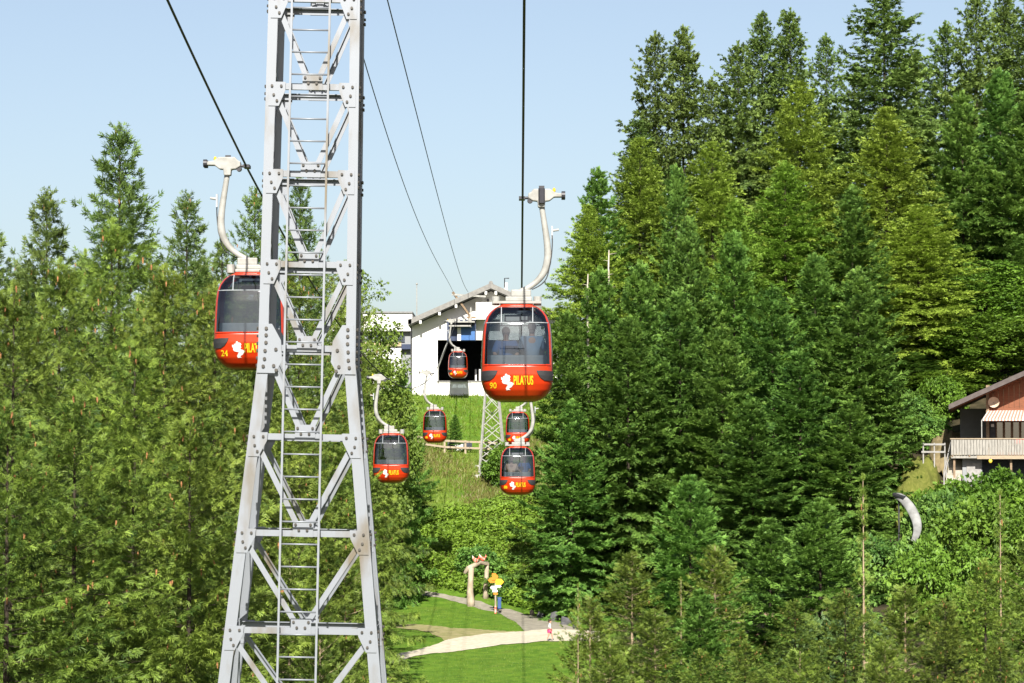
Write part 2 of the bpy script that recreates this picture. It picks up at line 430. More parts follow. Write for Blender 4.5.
for i, z in enumerate(LEV):
    zt = LEV[i-1] if i else None
    hw, d = t_hw(z), t_dp(z)
    seen = -3 < z < 7
    for rear in (0, 1):
        Y = (lambda a: d - a) if rear else (lambda a: a)
        mb = MB(); ya, yb = sorted((Y(.024), Y(.034))); mb.box(-(hw-.10), hw-.10, ya, yb, zl(z)-.042, zl(z)+.042)
        ya, yb = sorted((Y(.034), Y(.10))); mb.box(-(hw-.10), hw-.10, ya, yb, zl(z)-.042 if not rear else zl(z)+.032, zl(z)-.032 if not rear else zl(z)+.042)
        mb.build('cross_beam', 'galvanised', tower)
        if zt is not None:
            ht = t_hw(zt); dt = t_dp(zt)
            for sx in (-1, 1):
                y1 = .05 if not rear else dt - .05; y2 = .05 if not rear else d - .05
                mb = MB().bar((sx*(ht-.15), y1, zl(zt)-.16), (sx*.075, y2, zl(z)+.10), .072, .012, up=(0, 1, 0))
                mb.bar((sx*(ht-.15)-sx*.03, y1+.03*(1-2*rear), zl(zt)-.16), (sx*.075-sx*.03, y2+.03*(1-2*rear), zl(z)+.10), .010, .05, up=(0, 1, 0))
                mb.build('diagonal_brace', 'galvanised', tower)
        # centre gusset
        y0, y1 = sorted((Y(.008), Y(.021)))
        g = MB().box(-.135, .135, y0, y1, zl(z)-.045, zl(z)+.165).build('gusset_plate', 'galvanised', tower)
        if seen: hexes(MB(), [(a, Y(.008), zl(z)+b) for a, b in ((-.10, .12), (.10, .12), (-.055, .045), (.055, .045))], (0, 1 if rear else -1, 0)).build('bolts', 'galvanised_bolt', g)['kind'] = 'stuff'
        # leg gussets
        for sx in (-1, 1):
            if abs(z - 1.70) < .01: continue
            P = [(hw-.03, .055), (hw-.255, .055), (hw-.255, -.06), (hw-.17, -.27), (hw-.03, -.27)]
            if z < 1.6: P = [(x + .101 * -b, b) for x, b in P]
            ya, yb = sorted((Y(-.001), Y(-.013)))
            g = MB().prism([(sx*x, zl(z)+b) for x, b in P], ya, yb).build('gusset_plate', 'galvanised', tower)
            if seen:
                bp = [(.075, .0), (.20, .0), (.10, -.12), (.145, -.20), ]
                mb = hexes(MB(), [(sx*(hw-a+(.101*-b if z < 1.6 else 0)), Y(-.013), zl(z)+b) for a, b in bp], (0, 1 if rear else -1, 0))
                hexes(mb, [(sx*(hw+.001), Y(.06), zl(z)+b) for b in (.0, -.1, -.17)] , (sx, 0, 0), r=.02, h=.03)
                hexes(mb, [(sx*(hw+.001), Y(.13), zl(z)+b) for b in (.0, -.17)] , (sx, 0, 0), r=.02, h=.03)
                mb.build('bolts', 'galvanised_bolt', g)['kind'] = 'stuff'
    # side faces
    for sx in (-1, 1):
        x = sx * (hw - .045)
        MB().bar((x, .10, zl(z)), (x, d - .10, zl(z)), .012, .08).build('cross_beam', 'galvanised', tower)
        if zt is not None:
            a, b = (.16, d - .16) if i % 2 else (d - .16, .16)
            MB().bar((sx*(t_hw(zt)-.06), a if a < .2 else t_dp(zt)-.16, zl(zt)-.12), (x - sx*.015, b, zl(z)+.12), .012, .07).build('diagonal_brace', 'galvanised', tower)
# splice plates where the legs start to splay
for sx in (-1, 1):
    for rear in (0, 1):
        d = t_dp(1.7); Y = (lambda a: d - a) if rear else (lambda a: a)
        hw = t_hw(1.7); lo = t_hw(1.40)
        P = [(hw-.015, 2.02), (hw-.165, 2.02), (hw-.29, 1.80), (hw-.31, 1.52), (lo-.25, 1.36), (lo-.005, 1.36), (hw+.012, 1.60)]
        ya, yb = sorted((Y(-.001), Y(-.020)))
        g = MB().prism([(sx*x, zl(z)) for x, z in P], ya, yb).build('splice_plate', 'galvanised', tower)
        bp = [(hw-.09, 1.96), (hw-.09, 1.87), (hw-.09, 1.77), (hw-.08, 1.66), (hw-.075, 1.55), (hw-.06, 1.45), (hw-.225, 1.68), (hw-.20, 1.46), (hw-.235, 1.40)]
        mb = hexes(MB(), [(sx*x, Y(-.020), zl(z)) for x, z in bp], (0, 1 if rear else -1, 0), r=.024)
        hexes(mb, [(sx*(hw+.012), Y(.08), zl(1.96-.1*k)) for k in range(6)], (sx, 0, 0), r=.024, h=.035)
        mb.build('bolts', 'galvanised_bolt', g)['kind'] = 'stuff'
# ladder
lx, lz0, lz1 = -.035, .4, zl(9.2)
lad = MB()
for sx in (-1, 1):
    lad.box(lx+sx*.255-.014, lx+sx*.255+.014, -.135, -.095, lz0, lz1)
lad = lad.build('ladder', 'galvanised', tower)
rung = MB().tube([(lx-.24, -.115, 0), (lx+.24, -.115, 0)], .0135, 6).mesh('rung', True); rung.materials.append(MATS['galvanised'])
k = 0
while lz0 + .2 + k * .3 < lz1:
    link('rung', rung, lad).location = (0, 0, lz0 + .2 + k * .3); k += 1
for z in LEV[:12]:
    for sx in (-1, 1):
        MB().box(lx+sx*.255-.018, lx+sx*.255+.018, -.094, .02, zl(z)-.035, zl(z)+.03).build('bracket', 'dark_steel', lad)
# head with sheaves, above the picture
RX_L, RX_R = -5.85, .10
hz = zl(8.55)
off = -tower.location.x
arm = MB().box(RX_L-.2+off, RX_R+.2+off, .45, .80, hz-.45, hz-.05).build('cross_arm', 'galvanised', tower)
for rx, dz in ((RX_L, .0), (RX_R, -.55)):
    x = rx + off - .0183 * (8.6 - T_G)
    MB().box(x-.22, x-.10, -1.2, 2.4, hz-.02+dz*.6, hz+.16+dz*.6).build('sheave_beam', 'galvanised', tower)
    for j in range(6):
        y = -1.0 + j * .64
        MB().tube([(x-.05, y, hz+.05+dz*.7), (x+.05, y, hz+.05+dz*.7)], .22, 14).build('sheave', 'dark_steel', tower, smooth=False)

# ------------------------------------------------------------------ ropes
def rope_z(side, y):
    if side > 0: P = [(64.6, 6.03), (129, 3.6), (188.5, 6.33)]; top = 8.33; end = 11.9
    else: P = [(64.6, 6.72), (127, 4.12), (190, 6.49)]; top = 8.99; end = 11.9
    (x0, a), (x1, b), (x2, c) = [(p_, q_ - .06) for p_, q_ in P]
    q = a*(y-x1)*(y-x2)/((x0-x1)*(x0-x2)) + b*(y-x0)*(y-x2)/((x1-x0)*(x1-x2)) + c*(y-x0)*(y-x1)/((x2-x0)*(x2-x1))
    if y < 41: return top + (3.1 - top) * (41 - y) / 41 - .6 * math.sin(math.pi * min(1, (41 - y) / 41)) * .5
    if y > 195:
        q0 = c + (.13) * 5
        t = (y - 195) / 38
        qq = rope_z(side, 195)
        return qq + (end - qq) * t
    return q
def rope_x(side, y): return RX_R if side > 0 else float(np.interp(y, [41, 64.6, 127, 190, 233], [-5.90, -5.87, -5.48, -5.38, -4.78]))
for side, rx, lab in ((1, RX_R, 'thick black haul rope running straight away above the right row of cabins'), (-1, RX_L, 'thick black haul rope slanting behind the tower over the left row of cabins')):
    pts = [(rope_x(side, y), y, CZ + rope_z(side, y)) for y in list(np.arange(-40, 41, 4)) + list(np.arange(41, 229, 2)) + [236]]
    tag(MB().tube(pts, .0235, 8).build('haul_rope', 'dark_rope', smooth=True), lab, 'rope', 'haul ropes')
def thin_cable(label, xa, xb, P, r):
    ys = np.array([p[0] for p in P]); hs = np.array([p[1] for p in P]); c = np.polyfit(ys, hs, 3)
    pts = [(xa + (xb - xa) * (y - 41) / 193, y, CZ + float(np.polyval(c, y))) for y in np.linspace(41.3, 234.6, 60)]
    tag(MB().tube(pts, r, 6).build('cable', 'dark_rope', smooth=True), label, 'cable', 'thin cables to the station roof')
thin_cable('thin dark cable from tower to station, the right one of two', -2.75, -3.9, [(66.5, 10.53), (80.7, 10.76), (102.8, 10.95), (140, 11.5), (234, 14.3)], .016)
thin_cable('thin dark cable from tower to station, the left one of two', -3.3, -5.0, [(67.5, 9.56), (81.2, 9.53), (104, 9.8), (145.5, 10.9), (234, 14.15)], .014)

# ------------------------------------------------------------------ gondola cabins
mat('cabin_red', (.44, .030, .005), (.40, .025, .004), rough=.28, scale=3, spec=.5)
mat('black_trim', (.028, .028, .03), (.02, .02, .022), rough=.6, scale=12)
mat('hanger_white', (.28, .278, .26), (.2, .197, .18), rough=.5, scale=5, lo=.3, hi=.6)
mat('print_white', (.62, .60, .58), (.58, .56, .54), rough=.5)
mat('print_yellow', (.62, .44, .008), (.60, .38, .008), rough=.5)
mat('seat_grey', (.30, .31, .33), (.22, .23, .25), rough=.7)
mat('floor_dark', (.05, .05, .055), (.03, .03, .035), rough=.8)
mat('window_bar', (.30, .32, .34), (.25, .27, .29), rough=.5)
glass_mat('cabin_glass', (.35, .39, .41), refl=.055)
CA = ([0, .04, .12, .24, .38, .55, .78, 1.1, 1.45, 1.66, 1.82, 1.93, 2.01, 2.06, 2.085], [.36, .49, .61, .71, .758, .775, .775, .765, .748, .722, .665, .585, .49, .40, .30])
CB = ([0, .04, .12, .24, .38, .55, .78, 1.1, 1.45, 1.66, 1.82, 1.93, 2.01, 2.06, 2.085], [.32, .46, .58, .69, .76, .80, .80, .785, .745, .70, .63, .55, .46, .37, .28])
NS = 4.0
def cab_a(z): return float(np.interp(z, *CA))
def cab_b(z): return float(np.interp(z, *CB))
def front_y(x, z, off=0.0):
    a, b = cab_a(z), cab_b(z)
    return -(b * max(0.0, 1 - min(1, abs(x) / a) ** NS) ** (1 / NS)) - off
def make_cabin():
    root = thing('gondola_cabin', (0, 0, 0), 'red gondola cabin', 'gondola', 'red gondola cabins on the lift')
    nu, zs = 144, np.unique(np.concatenate([np.linspace(0, .3, 14), np.linspace(.3, 1.6, 46), np.linspace(1.6, 2.085, 34)]))
    V = []
    for z in zs:
        a, b = np.interp(z, *CA), np.interp(z, *CB)
        t = np.arange(nu) / nu * 2 * np.pi
        ct, st = np.cos(t), np.sin(t)
        rr = (abs(ct) ** NS + abs(st) ** NS) ** (-1 / NS)
        V.append(np.stack([a * rr * ct, b * rr * st, np.full(nu, z)], 1))
    V = np.concatenate(V)
    parts = {'shell': [], 'front': [], 'rear': [], 'left': [], 'right': []}
    for j in range(len(zs) - 1):
        zc = (zs[j] + zs[j+1]) / 2; a, b = cab_a(zc), cab_b(zc)
        for i in range(nu):
            i2 = (i + 1) % nu
            q = (j*nu+i, j*nu+i2, (j+1)*nu+i2, (j+1)*nu+i)
            c = (V[q[0]] + V[q[1]] + V[q[2]] + V[q[3]]) / 4
            tx, ty = c[0] / a, c[1] / b
            key = 'shell'
            if abs(ty) > .74:
                # windscreen: wraps into the corners, rounded top, straight sill
                sill = .775 + .03 * max(0, (abs(tx) - .80) / .1)
                if sill < zc < 2.03: key = 'front' if ty < 0 else 'rear'
            elif .03 < abs(ty) < .56 and .60 < zc < 1.93: key = 'left' if tx < 0 else 'right'
            parts[key].append(q)
    nb = len(zs) * nu
    Vs = np.concatenate([V, [[0, 0, 0], [0, 0, 2.095]]])
    def sub(name, quads, m, extra=False):
        Q = np.array(quads); u, inv = np.unique(Q, return_inverse=True)
        me = np_mesh(name, V[u], inv.reshape(Q.shape), MATS[m], smooth=True)
        return link(name, me, root)
    sh = sub('shell', parts['shell'], 'cabin_red')
    s = sh.modifiers.new('solid', 'SOLIDIFY'); s.thickness = .03; s.offset = -1
    for k, nm in (('front', 'windscreen'), ('rear', 'windscreen'), ('left', 'side_window'), ('right', 'side_window')): sub(nm, parts[k], 'cabin_glass')
    # floor pan and roof closing the shell
    def cap(name, z, m):
        a, b = cab_a(z), cab_b(z); P = []
        for t in np.arange(32) / 32 * 2 * math.pi:
            r = (abs(math.cos(t)) ** NS + abs(math.sin(t)) ** NS) ** (-1 / NS); P.append((a * r * math.cos(t), b * r * math.sin(t)))
        mb = MB(); mb.add([(x, y, z) for x, y in P] + [(x, y, z + .02) for x, y in P], [tuple(range(32)), tuple(range(63, 31, -1))] + [(i, (i+1) % 32, (i+1) % 32 + 32, i + 32) for i in range(32)])
        return mb.build(name, m, root)
    cap('underside', .001, 'black_trim'); cap('roof', 2.070, 'cabin_red')
    MB().box(-.52, .52, -.50, .50, .22, .25).build('floor', 'floor_dark', root)
    for s in (-1, 1):
        MB().box(-.62, .62, s*.66-.04*0 if s < 0 else .30, -.30 if s < 0 else .66, .60, .70).build('seat', 'seat_grey', root, bevel=.03)
        y = s * .655
        MB().box(-.64, .64, min(y, y - s*.07), max(y, y - s*.07), .705, .985).build('seat_back', 'seat_grey', root, bevel=.03)
    # windscreen bars, vent hatch and notice panel
    for sg in (-1, 1):
        def fy(x, z, o): return front_y(x, z, o) * (1 if sg < 0 else -1)
        xs = np.linspace(-.66, .66, 15)
        MB().tube([(x, fy(x, 1.68, .012), 1.68) for x in xs], .011, 5).build('window_bar', 'window_bar', root)
        for x in (-.335, .335): MB().tube([(x, fy(x, z, .012), z) for z in np.linspace(1.69, 2.02, 6)], .011, 5).build('window_bar', 'window_bar', root)
        xs = np.linspace(-.71, .71, 25)
        MB().tube([(x, fy(x, .772, .008), .772) for x in xs], .014, 5).build('window_sill', 'cabin_red', root)
    p = MB().box(-.27, .26, -.56, -.53, 1.70, 1.85).build('notice_panel', 'black_trim', root)
    MB().box(-.24, .05, -.568, -.561, 1.72, 1.81).build('notice', 'print_white', p)
    MB().box(.09, .22, -.568, -.561, 1.74, 1.82).build('notice', 'print_white', p)
    # black side trims on both ends
    trim = [(-.758, .64), (-.60, .655), (-.41, .655), (-.44, .58), (-.50, .50), (-.58, .445), (-.70, .44), (-.758, .45)]
    for sg in (-1, 1):
        for sx in (-1, 1):
            bm = bmesh.new(); vs = [bm.verts.new((sx*x, 0, z)) for x, z in trim]; bm.faces.new(vs)
            bmesh.ops.triangulate(bm, faces=bm.faces); 
            for _ in range(3): bmesh.ops.subdivide_edges(bm, edges=bm.edges, cuts=1, use_grid_fill=True)
            for v in bm.verts:
                xx = max(-.7719, min(.7719, v.co.x))
                v.co.y = front_y(xx * .992, v.co.z, .012) * (1 if sg < 0 else -1)
            bmesh.ops.recalc_face_normals(bm, faces=bm.faces)
            me = bpy.data.meshes.new('bumper_trim'); bm.to_mesh(me); bm.free(); me.materials.append(MATS['black_trim'])
            o = link('bumper_trim', me, root); m_ = o.modifiers.new('s', 'SOLIDIFY'); m_.thickness = .02; m_.offset = 0
    # emblem and lettering
    em = [(22,420),(40,432),(45,410),(62,415),(68,390),(82,385),(95,400),(112,400),(130,418),(118,435),(128,452),(112,470),(150,480),(168,492),(155,510),(140,530),(112,545),(128,562),(110,560),(85,565),(75,545),(88,520),(100,505),(75,498),(45,492),(30,470),(38,460),(22,445)]
    em = [((499.4 + u / 11.6 - 517) / 46.4, (402 - 340 - v / 11.03) / 46.4) for u, v in em]
    for sg in (-1, 1):
        print_on(root, poly_mesh(em), 'emblem', 'print_white', sg, .006)
        print_on(root, text_mesh('PILATUS', .42, .20, bold=.028), 'lettering', 'print_yellow', sg, .009, -.075, .345)
    # roof frame, hanger, grip
    rf = MB().box(-.36, .34, -.20, .20, 2.10, 2.17); rf.box(-.25, .32, -.14, .14, 2.17, 2.27); rf.box(-.13, .30, -.10, .10, 2.27, 2.42)
    rf = rf.build('roof_frame', 'hanger_white', root, bevel=.02)
    for x in (-.46, .44):
        MB().tube([(x, -.10, 2.09), (x, -.10, 2.27)], .085, 12).build('damper', 'hanger_white', root)
        MB().tube([(x, .12, 2.09), (x, .12, 2.27)], .085, 12).build('damper', 'hanger_white', root)
    MB().bar((-.52, -.22, 2.14), (.52, -.22, 2.14), .05, .05).build('roof_rail', 'hanger_white', root)
    def bez(P, n=26):
        P = [Vector(p) for p in P]; out = []
        for i in range(n):
            t = i / (n - 1); a = P[0]*(1-t)**3 + P[1]*3*t*(1-t)**2 + P[2]*3*t*t*(1-t) + P[3]*t**3; out.append(a)
        return out
    path = bez([(.06, 0, 2.38), (.36, 0, 2.50), (.66, 0, 2.72), (.665, 0, 3.16)], 18) + bez([(.665, 0, 3.16), (.665, 0, 3.5), (.58, 0, 3.85), (.525, 0, 4.30)], 10)[1:]
    MB().tube(path, [.060 + .024 * max(0, 1 - abs(i - 15) / 9) for i in range(len(path))], 12, flat=.8).build('hanger_arm', 'hanger_white', root, smooth=True)
    MB().tube([(p.x + .10 + .04 * math.sin(i * .4), p.y - .06, p.z - .03) for i, p in enumerate(path[3:22])], .013, 5).build('cable_loop', 'black_trim', root)
    bx_ = MB().box(.735, .775, -.05, .03, 3.52, 3.80).build('door_actuator', 'window_bar', root)
    MB().tube([(.775, -.02, 3.70), (.90, -.02, 3.72)], .028, 8).build('actuator_lever', 'hanger_white', bx_)
    gp = MB().prism([(.24, 4.40), (.34, 4.34), (.44, 4.33), (.45, 4.20), (.60, 4.20), (.61, 4.33), (.70, 4.34), (.80, 4.42), (.97, 4.42), (.97, 4.50), (.82, 4.52), (.72, 4.60), (.36, 4.60), (.30, 4.53), (.24, 4.50)], -.11, .11).build('grip_body', 'hanger_white', root, bevel=.02)
    MB().tube([(.53, -.115, 4.60), (.53, -.135, 4.28)], .075, 10).build('grip_spring', 'dark_steel', gp)
    MB().box(.47, .59, -.15, -.112, 4.28, 4.66).build('grip_cover', 'dark_steel', gp)
    MB().tube([(.12, 0, 4.40), (.32, 0, 4.42)], .03, 8).build('grip_jaw', 'dark_steel', gp)
    MB().box(.04, .17, -.20, .20, 4.365, 4.43).build('jaw', 'dark_steel', gp)
    for y in (-.10, .10): MB().tube([(.96, y, 4.46), (1.04, y, 4.46)], .085, 12).build('guide_roller', 'dark_steel', gp)
    MB().tube([(.28, -.08, 4.35), (.28, .08, 4.35)], .06, 10).build('guide_roller', 'dark_steel', gp)
    MB().ball((.80, -.05, 4.57), (.035, .035, .055)).build('lever_knob', 'print_yellow', gp, smooth=True)
    return root
def poly_mesh(P):
    bm = bmesh.new(); vs = [bm.verts.new((x, 0, z)) for x, z in P]; es = [bm.edges.new((vs[i], vs[(i+1) % len(vs)])) for i in range(len(vs))]
    bmesh.ops.triangle_fill(bm, edges=es, use_beauty=True)
    me = bpy.data.meshes.new('p'); bm.to_mesh(me); bm.free(); return me
def text_mesh(txt, width, height, bold=0.0):
    cu = bpy.data.curves.new('t', 'FONT'); cu.body = txt; cu.offset = bold; cu.resolution_u = 4
    o = bpy.data.objects.new('t', cu); COL.objects.link(o)
    dg = bpy.context.evaluated_depsgraph_get(); dg.update()
    me = bpy.data.meshes.new_from_object(o.evaluated_get(dg))
    bpy.data.objects.remove(o); bpy.data.curves.remove(cu)
    co = np.array([v.co[:] for v in me.vertices]); lo, hi = co.min(0), co.max(0)
    for v in me.vertices:
        v.co = ((v.co.x - lo[0]) / (hi[0] - lo[0]) * width, 0, (v.co.y - lo[1]) / (hi[1] - lo[1]) * height)
    return me
def print_on(root, me, name, m, sg, off, x0=0.0, z0=0.0):
    """lay flat print onto the curved end wall of the cabin"""
    bm = bmesh.new(); bm.from_mesh(me)
    bmesh.ops.subdivide_edges(bm, edges=[e for e in bm.edges if e.calc_length() > .06], cuts=1)
    bmesh.ops.triangulate(bm, faces=bm.faces)
    for v in bm.verts:
        x, z = v.co.x + x0, v.co.z + z0
        y = front_y(x, z, off)
        v.co = (x, y, z) if sg < 0 else (-x, -y, z)
    me2 = bpy.data.meshes.new(name); bm.to_mesh(me2); bm.free(); me2.materials.append(MATS[m])
    return link(name, me2, root)
CABINS = [  # side, centre px, bottom py, distance, number, label
    (1, 517, 402, 64.6, '90', 'red gondola cabin numbered 90, nearest on the right, two riders inside'),
    (-1, 251, 371, 64.6, '24', 'red gondola cabin numbered 24, half hidden by the lattice tower'),
    (1, 518.5, 495, 129, '', 'red gondola cabin with riders hanging lowest, below cabin 90'),
    (-1, 391.5, 483, 127, '', 'red gondola cabin just right of the lattice tower legs'),
    (1, 518.5, 446, 188.5, '', 'small red gondola cabin mostly hidden behind the lowest cabin'),
    (-1, 435, 443, 190, '', 'small red gondola cabin in front of the fenced meadow'),
    (-1, 458, 377, 233, '', 'smallest red gondola cabin, just leaving the dark station opening'),
]
proto = make_cabin()
CAB = []
for i, (side, px, py, y, num, lab) in enumerate(CABINS):
    o = proto if i == 0 else copy_tree(proto)
    x = -.02 if side > 0 else rope_x(side, y) + .12
    o.location = (x, y, CZ + (rope_z(side, y) - 4.40)); o.rotation_euler = (0, 0, 0 if side > 0 else math.pi)
    o['label'] = lab; CAB.append(o)
for o, (side, px, py, y, num, lab) in zip(CAB, CABINS):
    sg = -1 if side > 0 else 1
    if num: print_on(o, text_mesh(num, .15, .13, bold=.02), 'number', 'print_yellow', sg, .008, -.585, .27)
    else: print_on(o, poly_mesh([(-.585, .28), (-.44, .28), (-.43, .34), (-.45, .40), (-.57, .40), (-.59, .34)]), 'number', 'print_yellow', sg, .008)

# ------------------------------------------------------------------ people
mat('skin', (.40, .23, .16), (.36, .2, .14), rough=.6)
mat('hair_brown', (.06, .035, .02), (.04, .025, .015), rough=.7)
mat('hair_grey', (.16, .14, .13), (.10, .09, .08), rough=.7)
for nm, c in (('shirt_greyblue', (.22, .30, .40)), ('shirt_blue', (.05, .12, .30)), ('shirt_pale', (.62, .70, .72)), ('shorts_pink', (.75, .06, .22)), ('trousers_dark', (.04, .045, .06)), ('shirt_peach', (.65, .42, .30)), ('shoe_grey', (.10, .10, .12))):
    mat(nm, c, rough=.85)
def skin_obj(name, joints, edges, m, parent, sub=2, root=0):
    """joints: name -> (x, y, z, rx, ry)"""
    ks = list(joints); me = bpy.data.meshes.new(name)
    bm = bmesh.new(); lay = bm.verts.layers.skin.verify(); bv = {}
    for i, k in enumerate(ks):
        j = joints[k]; v = bm.verts.new(j[:3]); bv[k] = v; v[lay].radius = (j[3], j[4] if len(j) > 4 else j[3]); v[lay].use_root = (i == root)
    for a, b in edges: bm.edges.new((bv[a], bv[b]))
    bm.to_mesh(me); bm.free()
    o = link(name, me, parent); o.data.materials.append(MATS[m])
    o.modifiers.new('skin', 'SKIN').use_smooth_shade = True
    o.modifiers.new('sub', 'SUBSURF').levels = sub; o.modifiers['sub'].render_levels = sub
    return o
def fingers(o_parent, hand, d, m, s=1.0):
    """five short skinned chains rooted in the palm"""
    d = Vector(d).normalized(); u = d.orthogonal().normalized()
    J, E = {}, []
    h = Vector(hand)
    J['p'] = (*h, .028*s, .018*s); J['k'] = (*(h + d*.06*s), .032*s, .015*s); E.append(('p', 'k'))
    for i, ln in enumerate((.055, .068, .062, .045)):
        a = h + d*.07*s + u*(i-1.5)*.019*s; J[f'a{i}'] = (*a, .009*s); J[f'b{i}'] = (*(a + d*ln*s*.6), .0085*s); J[f'c{i}'] = (*(a + d*ln*s + Vector((0, 0, -.012*s))), .007*s)
        E += [('k', f'a{i}'), (f'a{i}', f'b{i}'), (f'b{i}', f'c{i}')]
    t = h + u*.035*s + d*.02*s; J['t0'] = (*t, .010*s); J['t1'] = (*(t + d*.035*s + u*.02*s), .008*s); E += [('p', 't0'), ('t0', 't1')]
    skin_obj('hand', J, E, m, o_parent, sub=1)
def head_details(o, c, fwd, hair, s=1.0):
    """eyes, hair cap; c = head centre, fwd = -1 faces -y"""
    cx, cy, cz = c
    mb = MB()
    for sx in (-1, 1): mb.ball((cx + sx*.033*s, cy + fwd*.088*s, cz + .005*s), .012*s, 6, 4)
    mb.build('eyes', 'trousers_dark', o, smooth=True)
    hb = MB().ball((cx, cy - fwd*.018*s, cz + .035*s), (.092*s, .105*s, .105*s), 14, 10)
    hb.ball((cx, cy - fwd*.06*s, cz - .03*s), (.075*s, .06*s, .085*s), 12, 8)
    hb.build('hair', hair, o, smooth=True)
def seated(parent_cab, x, y, face, shirt, hair, label, dz=0.0):
    """rider on a bench; face = -1 looks towards the camera side in world space"""
    loc = Vector(parent_cab.location) + Vector((x, y, .25 + dz))
    o = thing('person', loc, label, 'person', 'riders in the cabins')
    f = face; k = .45
    J = {'pel': (0, 0, .58, .15, .12), 'wai': (0, -.01*f, .74, .14, .11), 'che': (0, -.02*f, .92, .165, .12), 'nek': (0, -.01*f, 1.10, .055), 'chin': (0, .02*f, 1.17, .062, .07), 'hed': (0, .015*f, 1.26, .082, .095), 'top': (0, .0, 1.33, .06, .07), 'nos': (0, .11*f, 1.235, .012),
         'sl': (-.19, -.02*f, 1.02, .068), 'el': (-.25, .08*f, .80, .048), 'wl': (-.16, .28*f, .66, .033), 'sr': (.19, -.02*f, 1.02, .068), 'er': (.25, .08*f, .80, .048), 'wr': (.16, .28*f, .66, .033),
         'hl': (-.10, .05*f, .56, .095), 'kl': (-.12, k*f, .54, .068), 'al': (-.12, (k+.02)*f, .13, .045), 'tl': (-.12, (k+.15)*f, .06, .038), 'hr': (.10, .05*f, .56, .095), 'kr': (.12, k*f, .54, .068), 'ar': (.12, (k+.02)*f, .13, .045), 'tr': (.12, (k+.15)*f, .06, .038)}
    E = [('pel', 'wai'), ('wai', 'che'), ('che', 'nek'), ('nek', 'chin'), ('chin', 'hed'), ('hed', 'top'), ('hed', 'nos'), ('che', 'sl'), ('sl', 'el'), ('el', 'wl'), ('che', 'sr'), ('sr', 'er'), ('er', 'wr'), ('pel', 'hl'), ('hl', 'kl'), ('kl', 'al'), ('al', 'tl'), ('pel', 'hr'), ('hr', 'kr'), ('kr', 'ar'), ('ar', 'tr')]
    skin_obj('body', J, E, 'skin', o)
    gr = lambda ks, e: {q: (*J[q][:3], J[q][3] + e, (J[q][4] if len(J[q]) > 4 else J[q][3]) + e) for q in ks}
    skin_obj('shirt', {**gr(['pel', 'wai', 'che', 'sl', 'el', 'sr', 'er'], .03), 'col': (0, -.012*f, 1.07, .088, .088)}, [('pel', 'wai'), ('wai', 'che'), ('che', 'col'), ('che', 'sl'), ('sl', 'el'), ('che', 'sr'), ('sr', 'er')], shirt, o)
    skin_obj('trousers', gr(['pel', 'hl', 'kl', 'al', 'hr', 'kr', 'ar'], .013), [('pel', 'hl'), ('hl', 'kl'), ('kl', 'al'), ('pel', 'hr'), ('hr', 'kr'), ('kr', 'ar')], 'trousers_dark', o)
    for q in ('wl', 'wr'): fingers(o, J[q][:3], (0, f, -.25), 'skin')
    head_details(o, (0, .015*f, 1.26), f, hair)
    return o
seated(CAB[0], .32, -.40, 1, 'shirt_greyblue', 'hair_grey', 'rider in a grey-blue shirt seen from behind in cabin 90', .06)
seated(CAB[0], -.24, .42, -1, 'shirt_blue', 'hair_brown', 'rider in dark blue facing the camera in cabin 90', .0)
seated(CAB[2], -.26, -.40, 1, 'shirt_peach', 'hair_brown', 'rider in a peach top at the left window of the lowest cabin', .0)
seated(CAB[2], .30, .42, -1, 'shirt_blue', 'hair_brown', 'rider in blue on the right in the lowest cabin', .05)

